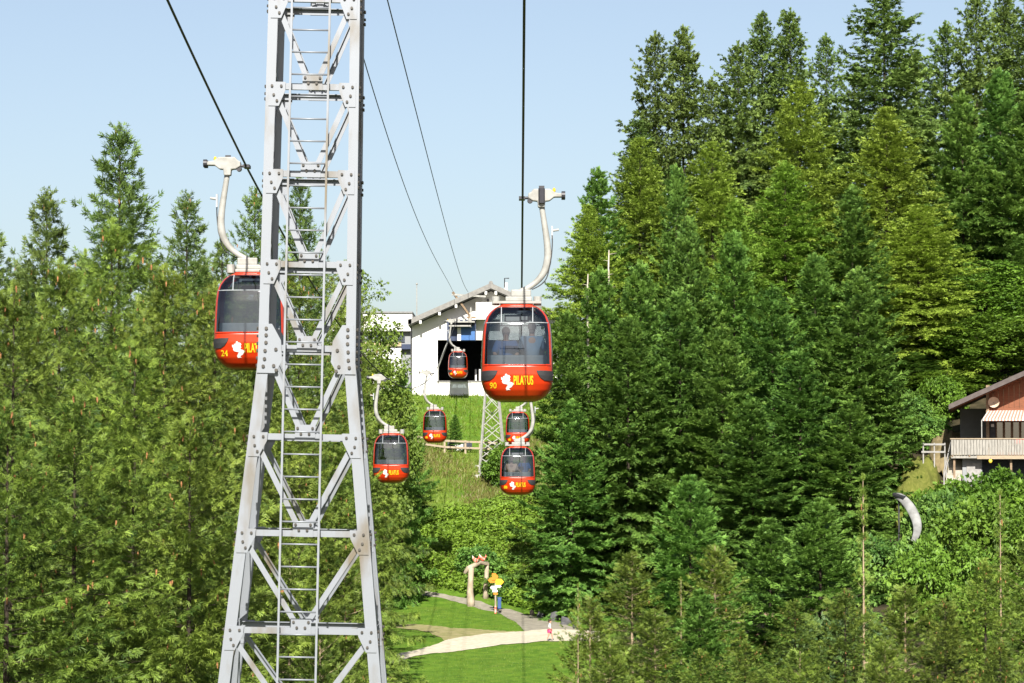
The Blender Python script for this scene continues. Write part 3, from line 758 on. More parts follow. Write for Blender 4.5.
def child(px, py):
    g = on_ground(px, py, 118)
    o = thing('person', g + Vector((0, 0, .05)), 'child in pink shorts and pale top walking on the gravel road', 'person')
    J = {'pel': (0, 0, .60, .095, .08), 'wai': (.01, 0, .72, .085, .07), 'che': (.02, 0, .86, .10, .075), 'nek': (.03, 0, .98, .036), 'chin': (.045, 0, 1.03, .05, .05), 'hed': (.045, 0, 1.11, .075, .07), 'top': (.04, 0, 1.17, .05), 'nos': (.12, 0, 1.09, .011),
         'sl': (.02, -.11, .92, .042), 'el': (-.03, -.15, .74, .03), 'wl': (.05, -.15, .60, .022), 'sr': (.02, .11, .92, .042), 'er': (.05, .15, .75, .03), 'wr': (.13, .14, .63, .022),
         'hl': (0, -.06, .56, .062), 'kl': (-.04, -.06, .32, .044), 'al': (-.13, -.06, .08, .03), 'tl': (-.03, -.06, .025, .026), 'hr': (0, .06, .56, .062), 'kr': (.13, .06, .34, .044), 'ar': (.17, .06, .09, .03), 'tr': (.26, .06, .06, .026)}
    E = [('pel', 'wai'), ('wai', 'che'), ('che', 'nek'), ('nek', 'chin'), ('chin', 'hed'), ('hed', 'top'), ('hed', 'nos'), ('che', 'sl'), ('sl', 'el'), ('el', 'wl'), ('che', 'sr'), ('sr', 'er'), ('er', 'wr'), ('pel', 'hl'), ('hl', 'kl'), ('kl', 'al'), ('al', 'tl'), ('pel', 'hr'), ('hr', 'kr'), ('kr', 'ar'), ('ar', 'tr')]
    skin_obj('body', J, E, 'skin', o)
    gr = lambda ks, e: {q: (*J[q][:3], J[q][3] + e, (J[q][4] if len(J[q]) > 4 else J[q][3]) + e) for q in ks}
    skin_obj('shirt', gr(['pel', 'wai', 'che', 'sl', 'el', 'sr', 'er'], .014), [('pel', 'wai'), ('wai', 'che'), ('che', 'sl'), ('sl', 'el'), ('che', 'sr'), ('sr', 'er')], 'shirt_pale', o)
    sh = {q: (*J[q][:3], J[q][3] + .03, J[q][3] + .03) for q in ('pel', 'hl', 'hr')}; sh['ql'] = (-.02, -.06, .40, .085); sh['qr'] = (.07, .06, .42, .085)
    skin_obj('shorts', sh, [('pel', 'hl'), ('hl', 'ql'), ('pel', 'hr'), ('hr', 'qr')], 'shorts_pink', o)
    for a, b in (('al', 'tl'), ('ar', 'tr')): skin_obj('shoe', gr([a, b], .014), [(a, b)], 'shoe_grey', o, sub=1)
    for q in ('wl', 'wr'): fingers(o, J[q][:3], (.3, 0, -1), 'skin', .7)
    mb = MB()
    for sy in (-1, 1): mb.ball((.112, sy*.026, 1.12), .010, 6, 4)
    mb.build('eyes', 'trousers_dark', o, smooth=True)
    MB().ball((.022, 0, 1.145), (.088, .084, .075), 12, 8).ball((-.035, 0, 1.08), (.05, .06, .075), 10, 8).build('hair', 'hair_brown', o, smooth=True)
child(549.5, 641.5)

# ------------------------------------------------------------------ valley station
mat('white_render', (.72, .71, .68), (.65, .64, .61), rough=.9, scale=1.2, bump=.1, spec=.2)
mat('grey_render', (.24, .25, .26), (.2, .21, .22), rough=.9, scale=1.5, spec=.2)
mat('roof_eternit', (.22, .215, .20), (.16, .155, .15), rough=.85, scale=4, spec=.2)
mat('soffit_grey', (.20, .20, .20), (.16, .16, .16), rough=.85)
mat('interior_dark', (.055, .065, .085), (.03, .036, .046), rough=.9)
mat('machine_blue', (.03, .11, .30), (.025, .09, .25), rough=.5)
mat('machine_navy', (.02, .035, .08), (.015, .025, .06), rough=.5)
mat('beam_brown', (.24, .17, .11), (.17, .12, .075), rough=.8, scale=8)
mat('tan_band', (.42, .33, .20), (.34, .27, .16), rough=.9)
SY = 236.0
def sx_(px): return (px - 518) * SY / F_PX
def sz_(py): return CZ + (HORIZON_PY - py) * SY / F_PX
xl, xr, ridge_x = sx_(412), sx_(570), sx_(491)
z_eave_wall, z_ridge = sz_(324), sz_(284)
zb = sz_(398)
def wall_top(x): return z_ridge - .55 - abs(x - ridge_x) * (z_ridge - sz_(320.5)) / (ridge_x - sx_(409))
st = thing('station_building', (ridge_x, SY, zb), 'white gabled lift station with dark opening above the meadow', 'building')
stl = lambda x, y, z: (x - ridge_x, y - SY, z - zb)
def sbox(name, m, px0, px1, py0, py1, y0, y1, parent=st, bevel=0):
    (a, b, c), (d, e, f) = stl(sx_(px0), SY + y0, sz_(py1)), stl(sx_(px1), SY + y1, sz_(py0))
    return MB().box(a, d, b, e, c, f).build(name, m, parent, bevel=bevel)
def spoly(name, m, P, y0, y1, parent=st):
    return MB().prism([(sx_(px) - ridge_x, sz_(py) - zb) for px, py in P], y0, y1).build(name, m, parent)
def wt(px): return HORIZON_PY - (wall_top(sx_(px)) - CZ) * F_PX / SY
ox0, ox1, oy0, oy1 = 437.5, 545, 340, 382
spoly('wall', 'white_render', [(412, 401), (412, wt(412)), (ox0, wt(ox0)), (ox0, 401)], 0, .35)
spoly('wall', 'white_render', [(ox0, oy0), (ox0, wt(ox0)), (491, wt(491)), (ox1, wt(ox1)), (ox1, oy0)], 0, .35)
spoly('wall', 'white_render', [(ox1, 401), (ox1, wt(ox1)), (570, wt(570)), (570, 401)], 0, .35)
sbox('parapet', 'white_render', ox0, ox1, oy1, 401, -.12, .25)
sbox('parapet_coping', 'roof_eternit', ox0 - .5, ox1 + .5, oy1 - 1.2, oy1 - .02, -.2, .34)
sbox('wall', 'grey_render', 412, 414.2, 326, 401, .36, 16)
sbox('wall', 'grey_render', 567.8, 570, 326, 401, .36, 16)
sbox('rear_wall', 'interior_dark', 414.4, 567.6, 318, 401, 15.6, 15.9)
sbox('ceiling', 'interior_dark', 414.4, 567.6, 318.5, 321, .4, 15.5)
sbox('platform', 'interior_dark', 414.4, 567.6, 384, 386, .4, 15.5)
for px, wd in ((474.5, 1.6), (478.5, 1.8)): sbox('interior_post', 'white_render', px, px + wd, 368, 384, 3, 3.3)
# roof slabs with deep front overhang, rafters showing under the edge
sl = (z_ridge - sz_(320.5)) / (ridge_x - sx_(409))
for s in (-1, 1):
    xe = s * (ridge_x - sx_(408.5))
    zr, ze = z_ridge - zb, z_ridge - zb - abs(xe) * sl
    mb = MB(); y0, y1 = -1.5, 17
    th = .42
    mb.prism([(0 + s*.002, zr), (xe, ze), (xe, ze - th), (0 + s*.002, zr - th)], y0, y1)
    mb.build('roof', 'roof_eternit', st)
    MB().prism([(s*.004, zr - th - .004), (xe * .985, ze - th + abs(xe)*.015*sl - .004), (xe * .985, ze - th + abs(xe)*.015*sl - .05), (s*.004, zr - th - .05)], y0 + .15, y1).build('soffit', 'soffit_grey', st)
    for k in ((.06, .42, .62, .85) if s < 0 else (.06, .42, .62, .85)):
        x = xe * k; z = zr - abs(x) * sl - th - .18
        MB().box(x - .09, x + .09, y0 + .05, 0.0, z - .12, z + .12).build('rafter', 'white_render', st)
MB().box(sx_(410) - ridge_x - .12, sx_(412) - ridge_x - .003, -1.5, 17, sz_(325) - zb, sz_(320) - zb).build('gutter', 'soffit_grey', st)
MB().tube([(0, -1.35, z_ridge - zb + .02), (0, 17, z_ridge - zb + .02)], .16, 8).build('ridge_cap', 'roof_eternit', st)
c = MB().box(sx_(504) - ridge_x, sx_(507.5) - ridge_x, 2, 2.4, sz_(296) - zb, sz_(281) - zb).build('chimney', 'white_render', st)
MB().tube([(sx_(504.5) - ridge_x, 1.9, sz_(285) - zb), (sx_(504.5) - ridge_x, 1.9, sz_(276.5) - zb), (sx_(509) - ridge_x, 1.9, sz_(276.5) - zb)], .05, 6).build('antenna', 'dark_steel', st)
# rope entry machinery
sbox('machine_housing', 'machine_navy', 447, 476, 320, 341, -.5, .35)
sbox('machine_panel', 'machine_blue', 460, 475, 326, 340.5, -.62, -.505)
sbox('machine_panel', 'white_render', 457.5, 461, 328, 341, -.70, -.625)
for py, wpx in ((322, 26), (326, 22)): sbox('guide_rail', 'hanger_white', 449, 449 + wpx, py, py + 1.4, -1.5, -.63)
for px in (450, 454, 458, 463, 468): sbox('guide_wheel', 'hanger_white', px, px + 2.4, 319.5, 323, -1.4, -.63 )
sbox('machine_hood', 'white_render', 476, 500, 303, 320, -1.2, -.02)
MB().bar((sx_(453) - ridge_x, -1.45, sz_(293) - zb), (sx_(471) - ridge_x, -.9, sz_(318) - zb), .14, .16).build('strut', 'beam_brown', st)
MB().bar((sx_(452) - ridge_x, -1.4, sz_(295.5) - zb), (sx_(486) - ridge_x, -1.4, sz_(297.5) - zb), .16, .14).build('strut', 'hanger_white', st)
MB().bar((sx_(471) - ridge_x, -1.0, sz_(308) - zb), (sx_(471) - ridge_x, -1.0, sz_(328) - zb), .10, .10).build('strut', 'hanger_white', st)
MB().bar((sx_(467) - ridge_x, -.95, sz_(318) - zb), (sx_(490) - ridge_x, -.95, sz_(318) - zb), .16, .16).build('strut', 'beam_brown', st)
MB().bar((sx_(448) - ridge_x, -.9, sz_(342) - zb), (sx_(438.5) - ridge_x, -.5, sz_(367) - zb), .10, .10).build('strut', 'hanger_white', st)
MB().bar((sx_(438.3) - ridge_x, -.5, sz_(364) - zb), (sx_(438.3) - ridge_x, -.5, sz_(381) - zb), .07, .07).build('strut', 'hanger_white', st)
for px, py in ((483.5, 304), (487, 299), (480, 307)): sbox('wall_lamp', 'dark_steel', px, px + 2, py, py + 2.5, -.25, -.01)
# flat-roofed wing on the left
wg = thing('station_wing', (sx_(385), SY + 6, zb), 'white flat-roofed block beside the gabled station, with grey lower band', 'building')
def wbox(name, m, px0, px1, py0, py1, y0, y1):
    yy = SY + 6
    cx = lambda p: (p - 518) * yy / F_PX - wg.location.x; cz_ = lambda p: CZ + (HORIZON_PY - p) * yy / F_PX - zb
    return MB().box(cx(px0), cx(px1), y0, y1, cz_(py1), cz_(py0)).build(name, m, wg)
wbox('wall', 'white_render', 330, 412, 313, 331, 0, 9)
wbox('roof_edge', 'soffit_grey', 329, 412.5, 311.5, 312.98, -.15, 9.2)
wbox('wall', 'grey_render', 330, 412, 331.02, 348, .55, 8.8)
for k in range(9): wbox('window', 'interior_dark', 334 + k * 8, 340.5 + k * 8, 335, 342, .46, .54)
wbox('fascia', 'tan_band', 330, 401, 342.5, 346, .30, .53)
wbox('fascia', 'machine_navy', 401.05, 412, 344, 349, .30, .53)
wbox('wall', 'white_render', 330, 401, 348.02, 412, .2, 8.8)
wbox('wall', 'grey_render', 401.05, 412, 349.02, 412, .9, 8.8)  # recess wall: its grey stands in for the shadow of the main hall
wbox('pipe', 'dark_steel', 410.6, 411.6, 325, 410, -.3, -.15)
tag(MB().tube([at(416.8, 320, 240), at(416.8, 284.5, 240)], [.05, .035], 6).ball(at(416.8, 284, 240), .09, 6, 5).build('flagpole', 'hanger_white'), 'thin bare mast standing behind the station eave', 'mast')

# ------------------------------------------------------------------ small lattice mast below the station
MY = 216.0
mp = lambda px, py, y=MY: at(px, py, y)
base = on_ground(492, 452, 200)
ms = thing('lattice_mast', (base.x, MY, gz(base.x, MY)), 'small white lattice mast on the meadow under cabin 90', 'mast')
o0 = Vector(ms.location)
corn = {}
for sx in (-1, 1):
    for ry in (0, 1):
        top = Vector((mp(491.5, 370).x + sx * .34, MY + .2 + ry * .7, CZ + 7.4)); bx = mp(492.5, 452).x + sx * .95
        by = MY - .5 + ry * 2.2; bot = Vector((bx, by, gz(bx, by) - .2)); corn[sx, ry] = (bot, top)
        MB().bar(bot - o0, top - o0, .13, .13).build('leg', 'hanger_white', ms)
        MB().tube([bot - o0 + Vector((0, 0, -.4)), bot - o0 + Vector((0, 0, .35))], .33, 10).build('footing', 'concrete', ms)
for f in range(4):
    a, b = [((-1, 0), (1, 0)), ((1, 0), (1, 1)), ((1, 1), (-1, 1)), ((-1, 1), (-1, 0))][f]
    A0, A1 = corn[a]; B0, B1 = corn[b]; n = 6
    for i in range(n):
        t0, t1 = .05 + .9 * i / n, .05 + .9 * (i + 1) / n
        for P, Q in ((A0.lerp(A1, t0), B0.lerp(B1, t1)), (B0.lerp(B1, t0), A0.lerp(A1, t1))):
            MB().bar(P - o0, Q - o0, .055, .055).build('lattice_brace', 'hanger_white', ms)
MB().box(corn[-1, 0][1].x - o0.x - .1, corn[1, 0][1].x - o0.x + .1, -.1, 1.2, CZ + 7.4 - o0.z, CZ + 7.65 - o0.z).build('head_plate', 'hanger_white', ms)

# ------------------------------------------------------------------ wooden rail fence and weir block
mat('pale_wood', (.33, .27, .19), (.25, .2, .14), rough=.85, scale=3, stretch=(1, 1, 6))
FY = 212.0
fpts = [(418, 449), (444.6, 453), (465.4, 454), (480, 455), (497, 456)]
P = [on_ground(px, py, 200) for px, py in fpts]
fn = thing('rail_fence', P[0], 'pale wooden two-rail fence crossing the meadow beside the mast', 'fence')
f0 = Vector(P[0])
for p in P: MB().box(p.x-f0.x-.07, p.x-f0.x+.07, p.y-f0.y-.06, p.y-f0.y+.06, p.z-f0.z-.3, p.z-f0.z+.98).build('post', 'pale_wood', fn)
for i in range(len(P) - 1):
    for h in (.88, .42): MB().bar(P[i] - f0 + Vector((.0, -.09, h)), P[i+1] - f0 + Vector((0, -.09, h)), .05, .14).build('rail', 'pale_wood', fn)
q = on_ground(459, 452.5, 200)
ct = thing('culvert_block', q + Vector((0, .6, .25)), 'white concrete culvert block under the rail fence', 'culvert')
MB().box(-.30, .30, -.25, .3, -.3, .36).build('block', 'white_render', ct, bevel=.03)
MB().box(-.85, -.31, -.1, .3, -.2, .5).build('opening', 'interior_dark', ct); MB().box(.31, .95, -.1, .3, -.2, .5).build('opening', 'interior_dark', ct)  # solid boxes, dark colour in place of the shade inside the openings

# ------------------------------------------------------------------ log gate, signpost, bin, boulders by the path
mat('bleached_log', (.38, .32, .24), (.25, .2, .14), rough=.85, scale=5, stretch=(1, 1, .4), bump=.4, bscale=12)
mat('carved_red', (.55, .09, .05), (.60, .35, .28), rough=.7, scale=6, lo=.45, hi=.5)
def log(mb, pts, rad, seed):
    rr = random.Random(seed)
    mb.tube(pts, [r * rr.uniform(.9, 1.1) for r in rad], 9); return mb
g1 = on_ground(470.5, 606, 165); g2 = on_ground(485.5, 599, 165)
gt = thing('log_gate', g1, 'pale rough log gateway with red carved figures on top', 'gate')
d2 = g2 - g1
H1, H2 = 42 * g1.y / F_PX, 34 * g2.y / F_PX
log(MB(), [(0, 0, -.2), (.02, 0, .3), (-.03, 0, .9), (0, 0, 1.5), (.05, 0, H1 - .25)], [.27, .24, .20, .19, .18], 1).build('post', 'bleached_log', gt, smooth=True)
log(MB(), [d2 + Vector((0, 0, -.2)), d2 + Vector((.03, 0, .6)), d2 + Vector((.06, 0, 1.2)), d2 + Vector((.08, 0, H2 - .1))], [.19, .17, .16, .15], 2).build('post', 'bleached_log', gt, smooth=True)
tp = Vector((.1, .0, H1 - .18)); te = d2 + Vector((.10, 0, H2 + .02))
log(MB(), [(-.38, -.05, H1 - .62), (-.14, 0, H1 - .28), tp, tp.lerp(te, .45) + Vector((0, 0, .14)), te, te + Vector((.1, 0, -.12))], [.12, .16, .17, .14, .13, .08], 3).build('lintel', 'bleached_log', gt, smooth=True)
for k, (t, m) in enumerate(((.25, 'carved_red'), (.72, 'carved_red'))):
    c = tp.lerp(te, t) + Vector((0, -.02, .34))
    mb = MB().ball(c, (.17, .14, .14), 10, 7); mb.ball(c + Vector((-.14, 0, .12)), (.09, .08, .11), 8, 6); mb.tube([c + Vector((.1, 0, .05)), c + Vector((.2, 0, .16)), c + Vector((.17, 0, .28))], [.06, .05, .015], 7)
    f = mb.build('carved_figure', m, gt, smooth=True)
    MB().tube([c + Vector((-.17, -.02, .18)), c + Vector((-.23, -.04, .32))], [.05, .008], 6).build('horn', 'print_white', f)
mat('sign_yellow', (.62, .38, .012), (.58, .34, .012), rough=.6)
mat('sign_orange', (.58, .18, .008), (.54, .16, .008), rough=.6)
mat('bin_blue', (.03, .08, .22), (.025, .06, .18), rough=.5)
sp = on_ground(495.5, 614, 165)
sg_ = thing('signpost', sp, 'wooden signpost with yellow and white hiking arrows', 'signpost')
u = sp.y / F_PX
MB().tube([(0, 0, -.2), (0, 0, 38 * u)], [.06, .05], 8).build('post', 'bleached_log', sg_)
MB().box(-.05, .05, -.07, .07, .02, 8 * u).build('post_band', 'carved_red', sg_)
def arrow(px0, px1, py0, py1, m, dy, left):
    a, b, lo, hi = (px0 - 495.5) * u, (px1 - 495.5) * u, (614 - py1) * u, (614 - py0) * u; t = (hi - lo) * .45; mdl = (lo + hi) / 2
    P = [(a, mdl), (a + t, hi), (b, hi), (b, lo), (a + t, lo)] if left else [(a, lo), (a, hi), (b - t, hi), (b, mdl), (b - t, lo)]
    MB().prism(P, -.09 - dy, -.065 - dy).build('sign_arrow', m, sg_)
arrow(488, 496, 578, 583, 'sign_orange', 0, True); arrow(492, 498.5, 573.5, 580.5, 'sign_orange', .04, False)
arrow(495.5, 504, 579, 585, 'sign_yellow', .02, False); arrow(495.5, 501.5, 585.3, 587.6, 'print_white', 0, False)
arrow(490, 497, 586, 589.5, 'print_white', .03, True); arrow(492.5, 498, 590, 592.3, 'print_white', 0, False); arrow(493, 497.5, 592.6, 595, 'sign_orange', 0, True)
bn = thing('litter_bin', sp + Vector((.13, .15, 0)), 'blue litter bin hung beside the signpost', 'bin')
bb = MB().box(0, 3.6 * u, .0, .22, 5 * u, 15.5 * u).build('body', 'bin_blue', bn, bevel=.03); MB().box(-.02, 3.6 * u + .02, -.02, .24, 15.6 * u, 16.3 * u).build('lid', 'bin_blue', bn)
MB().box(.02, .09, .08, .16, -.2, 5 * u - .01).build('leg', 'dark_steel', bn)
mat('boulder', (.10, .10, .105), (.06, .06, .065), rough=.95, scale=3, bump=.5, bscale=6)  # grey stone, colour darkened to carry the shade of the overhanging firs
mat('boulder_tan', (.28, .23, .18), (.2, .16, .12), rough=.95, scale=3, bump=.5, bscale=6)
def boulder(px, py, w_px, h_px, m, lab, seed):
    p = on_ground(px, py, 118); k = p.y / F_PX; rr = np.random.default_rng(seed)
    bm = bmesh.new(); bmesh.ops.create_icosphere(bm, subdivisions=3, radius=1)
    ph = rr.uniform(0, 6, 6)
    for v in bm.verts:
        c = v.co; s = 1 + .16*math.sin(3*c.x+ph[0])*math.sin(2.6*c.y+ph[1]) + .12*math.sin(4*c.z+ph[2]+2*c.x) + .05*math.sin(9*c.y+ph[3]+4*c.z)
        q = c * s; q.z = min(q.z, .72 + .1 * math.sin(ph[4] + 3 * q.x)); v.co = (q.x * w_px * k / 2, q.y * w_px * k / 2.2, q.z * h_px * k * .75)
    me = bpy.data.meshes.new('boulder'); bm.to_mesh(me); bm.free(); me.materials.append(MATS[m])
    o = link('boulder', me); o.location = p + Vector((0, .2, h_px * k * .3)); tag(o, lab, 'boulder', 'boulders along the footpath')
boulder(532, 616, 5, 6, 'boulder_tan', 'small tan boulder leftmost at the foot of the dark firs', 1)
boulder(541, 617.5, 9, 7, 'boulder', 'low dark boulder beside the tan one above the footpath', 2)
boulder(554, 621, 10, 10, 'boulder', 'upright grey boulder just above the walking child', 3)
boulder(566, 625, 11, 9, 'boulder', 'rounded grey boulder right of the upright one above the child', 4)
boulder(577, 629, 9, 8, 'boulder', 'grey boulder rightmost in the row above the road', 5)

# ------------------------------------------------------------------ chalet on the right
mat('chalet_wood', (.19, .062, .024), (.12, .04, .016), rough=.7, scale=2, stretch=(1, 1, 8))
mat('weathered_board', (.30, .285, .255), (.2, .19, .17), rough=.85, scale=4, stretch=(4, 4, .6))
mat('roof_brown', (.10, .082, .078), (.07, .056, .052), rough=.85, scale=3)
mat('awning_pink', (.52, .19, .14), (.48, .17, .12), rough=.8)
mat('awning_white', (.55, .50, .46), rough=.8)
mat('dish_beige', (.40, .31, .23), (.36, .28, .2), rough=.6)
mat('stair_stone', (.36, .33, .28), (.26, .24, .2), rough=.9, scale=3)
mat('red_cloth', (.5, .03, .03), rough=.8)
mat('handrail_grey', (.28, .27, .26), (.2, .195, .185), rough=.7)
mat('lantern_yellow', (.85, .62, .05), rough=.5)
glass_mat('house_glass', (.10, .12, .13), refl=.08)
HY = 200.0; hk = HY / F_PX
hx = lambda px: (px - 518) * hk
hzz = lambda py: CZ + (HORIZON_PY - py) * hk
HB = hzz(490)
ch = thing('chalet', (hx(1000), HY, HB), 'brown wooden chalet with pink awning and boarded terrace', 'house')
ch.rotation_euler = (0, 0, R(-8))      # the house stands square to the view, not to the ropeway
def cb(name, m, px0, px1, py0, py1, y0, y1, parent=ch, bevel=0):
    return MB().box(hx(px0) - hx(1000), hx(px1) - hx(1000), y0, y1, hzz(py1) - HB, hzz(py0) - HB).build(name, m, parent, bevel=bevel)
def cpoly(name, m, P, y0, y1, parent=ch):
    return MB().prism([(hx(px) - hx(1000), hzz(py) - HB) for px, py in P], y0, y1).build(name, m, parent)
rz = lambda px: 405 - (px - 949) * (33.5 / 75)         # roof line in the picture, rising to the ridge
RPX = 1062
cpoly('roof', 'roof_brown', [(949, rz(949)), (RPX, rz(RPX)), (2*RPX - 949, rz(949)), (2*RPX - 949, rz(949) + 5), (RPX, rz(RPX) + 5), (949, rz(949) + 5)], -2.0, 10)
cpoly('soffit', 'chalet_wood', [(951, rz(951) + 5.05), (RPX, rz(RPX) + 5.05), (2*RPX - 951, rz(951) + 5.05), (2*RPX - 951, rz(951) + 6), (RPX, rz(RPX) + 6), (951, rz(951) + 6)], -1.8, 10)
# boarded gable, board by board
px = 988.0
while px < 1132:
    e = min(px + 5.2, 1132); f = lambda p: rz(p) + 6.2 if p <= RPX else rz(2*RPX - p) + 6.2
    cpoly('gable_board', 'chalet_wood', [(px, 424), (px, f(px)), (e - .25, f(e)), (e - .25, 424)], .0, .05)
    px = e
cb('wall', 'chalet_wood', 988, 1132, 408, 470, .06, 9)
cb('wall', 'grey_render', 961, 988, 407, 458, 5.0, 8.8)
cb('corner_post', 'beam_brown', 986, 989, 389, 455, -.35, -.12)
cb('purlin', 'beam_brown', 985.8, 989.2, 386, 389, -1.9, .05)
for wx in (996, 1004, 1012, 1020, 1028, 1036, 1044):
    wn = cb('window', 'beam_brown', wx, wx + 7, 420, 440, -.06, -.005)
    cb('pane', 'house_glass', wx + .8, wx + 6.2, 421, 439.3, -.075, -.065, wn)
dr = cb('door', 'floor_dark', 989.5, 995.2, 420, 456, -.07, -.005); cb('notice', 'print_white', 990.8, 993.8, 424, 427, -.085, -.075, dr)
# awning: alternating strips
aw = cb('awning_case', 'chalet_wood', 988, 1062, 408.5, 410.5, -.22, -.005)
n_st = 50
for i in range(n_st):
    a, b = i / n_st, (i + 1) / n_st
    X0, X1 = 988 + a * 74, 988 + b * 74; Y0, Y1 = 982 + a * 80, 982 + b * 80
    q = [(hx(X0)-hx(1000), -.22, hzz(410.5)-HB), (hx(X1)-hx(1000), -.22, hzz(410.5)-HB), (hx(Y1)-hx(1000), -2.7, hzz(419.5)-HB), (hx(Y0)-hx(1000), -2.7, hzz(419.5)-HB)]
    MB().add(q + [(x, y, z - .02) for x, y, z in q], [(0,1,2,3), (7,6,5,4), (0,4,5,1), (1,5,6,2), (2,6,7,3), (3,7,4,0)]).build('awning_strip', 'awning_pink' if i % 2 else 'awning_white', ch)
    MB().add([q[3], q[2], (q[2][0], -2.71, q[2][2] - .14), (q[3][0], -2.71, q[3][2] - .14)], [(0,1,2,3)]).build('awning_valance', 'awning_pink' if i % 2 else 'awning_white', ch)
cb('awning_pole', 'hanger_white', 980.7, 981.5, 420.5, 455, -2.75, -2.69)
ds = MB(); pr = []
for j in range(6):
    r = .36 * j / 5; pr.append((r, .12 * (r / .36) ** 2))
vs, fs = [], []
for r, h in pr:
    for k in range(14): vs.append((r * math.cos(k*math.pi/7) * 1.05, -h, r * math.sin(k*math.pi/7)))
for j in range(5):
    for k in range(14): fs.append((j*14+k, j*14+(k+1) % 14, (j+1)*14+(k+1) % 14, (j+1)*14+k))
dish = ds.add([(x + hx(993.5)-hx(1000), y - .45, z + hzz(402.5)-HB) for x, y, z in vs], fs).build('satellite_dish', 'dish_beige', ch, smooth=True)
MB().tube([(hx(993.5)-hx(1000), -.45, hzz(403)-HB), (hx(988)-hx(1000), -.2, hzz(405)-HB)], .03, 6).build('bracket', 'dark_steel', dish)
# terrace
cb('terrace_slab', 'weathered_board', 951, 1132, 455.6, 458.6, -4.2, -.08)
cb('terrace_beam', 'pale_wood', 976, 1132, 456.0, 459.4, -4.35, -4.21)
rr = random.Random(4); px = 951.0
while px < 1060:
    wv = rr.uniform(2.4, 3.1); cb('railing_board', 'weathered_board', px, px + wv - .35, 440.3 + rr.uniform(-.3, .3), 455.3, -4.3 + rr.uniform(0, .015), -4.265)
    px += wv
cb('handrail', 'pale_wood', 950, 1060, 439.0, 440.0, -4.34, -4.2)
for px in (951.5, 968, 985, 1002, 1019, 1036): cb('railing_post', 'beam_brown', px, px + 1.5, 440.2, 457, -4.255, -4.16)
px = 0
for k in range(6): MB().box(hx(951)-hx(1000), hx(951)-hx(1000)+.04, -4.15 + k*.5, -3.75 + k*.5, hzz(455.3)-HB, hzz(440.3)-HB).build('railing_board', 'weathered_board', ch)
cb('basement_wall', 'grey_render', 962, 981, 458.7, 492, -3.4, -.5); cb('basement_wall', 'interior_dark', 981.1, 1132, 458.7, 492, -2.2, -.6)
cb('basement_door', 'handrail_grey', 966, 980, 463, 492, -3.46, -3.405)
for px in (953, 1008, 1030): cb('terrace_post', 'beam_brown', px, px + 2, 458.7, 492, -4.0, -3.85)
tb = thing('terrace_table', (hx(1016), HY - 2.2, hzz(455.6) + .01), 'terrace table with red cloth behind the boarded railing', 'table')
MB().box(-1.1, 1.1, -.4, .4, .70, .74).build('table_top', 'beam_brown', tb); MB().box(-.5, .2, -.42, .42, .742, 1.12).build('cloth_stack', 'red_cloth', tb, bevel=.05); MB().box(.45, 1.1, -.3, .3, .742, 1.02).build('plate_stack', 'print_white', tb, bevel=.03)
for a in (-1, 1):
    for b in (-1, 1): MB().box(a*1.0-.03, a*1.0+.03, b*.32-.03, b*.32+.03, 0, .70).build('leg', 'beam_brown', tb)
ln = thing('paper_lantern', (hx(979.3), HY - 4.5, hzz(461.5)), 'yellow lantern hanging under the terrace edge', 'lantern')
MB().ball((0, 0, 0), (.12, .12, .14), 10, 8).build('globe', 'lantern_yellow', ln, smooth=True); MB().tube([(0, 0, .13), (0, .05, .25)], .012, 5).build('hook', 'dark_steel', ln)
# steps and their railing beside the terrace
sr = thing('garden_stair', (hx(940), HY - 4.2, hzz(487)), 'stone steps with grey handrail climbing to the terrace corner', 'stairs')
n = 12
for i in range(n):
    x0 = hx(933.5 + i * 1.25) - hx(940); z1 = hzz(485.5 - i * 2.55) - hzz(487)
    MB().box(x0, x0 + .95, i * .32 - .6, i * .32 - .29, z1 - .35, z1).build('step', 'stair_stone', sr)
def rail(p, q, h): MB().bar(p + Vector((0, 0, h)), q + Vector((0, 0, h)), .06, .09).build('handrail', 'handrail_grey', sr)
pA = Vector((hx(933.3)-hx(940), -.55, hzz(486)-hzz(487))); pB = Vector((hx(948)-hx(940), 3.0, hzz(457)-hzz(487)))
for h in (.95, .5): rail(pA, pB, h)
for t in (0, .33, .66, 1.0):
    p = pA.lerp(pB, t); MB().box(p.x-.04, p.x+.04, p.y-.04, p.y+.04, p.z-.2, p.z+1.0).build('post', 'handrail_grey', sr)
gf = thing('garden_rail', (hx(925), HY - .5, hzz(456)), 'grey two-bar railing left of the terrace steps', 'railing')
for py in (444.5, 452): MB().box(hx(920)-hx(925), hx(944)-hx(925), -.03, .03, hzz(py)-hzz(456)-.06, hzz(py)-hzz(456)+.06).build('bar', 'handrail_grey', gf)
for px in (922, 933, 943.5): MB().box(hx(px)-hx(925)-.04, hx(px)-hx(925)+.04, .035, .10, -.9, hzz(443)-hzz(456)).build('post', 'handrail_grey', gf)
mat('bank_grass', (.14, .145, .035), (.09, .105, .02), rough=.95, scale=3, bump=.5, bscale=15, spec=.1)
mat('bank_dry', (.20, .16, .085), (.13, .105, .055), rough=.95, scale=3, bump=.5, bscale=15, spec=.1)
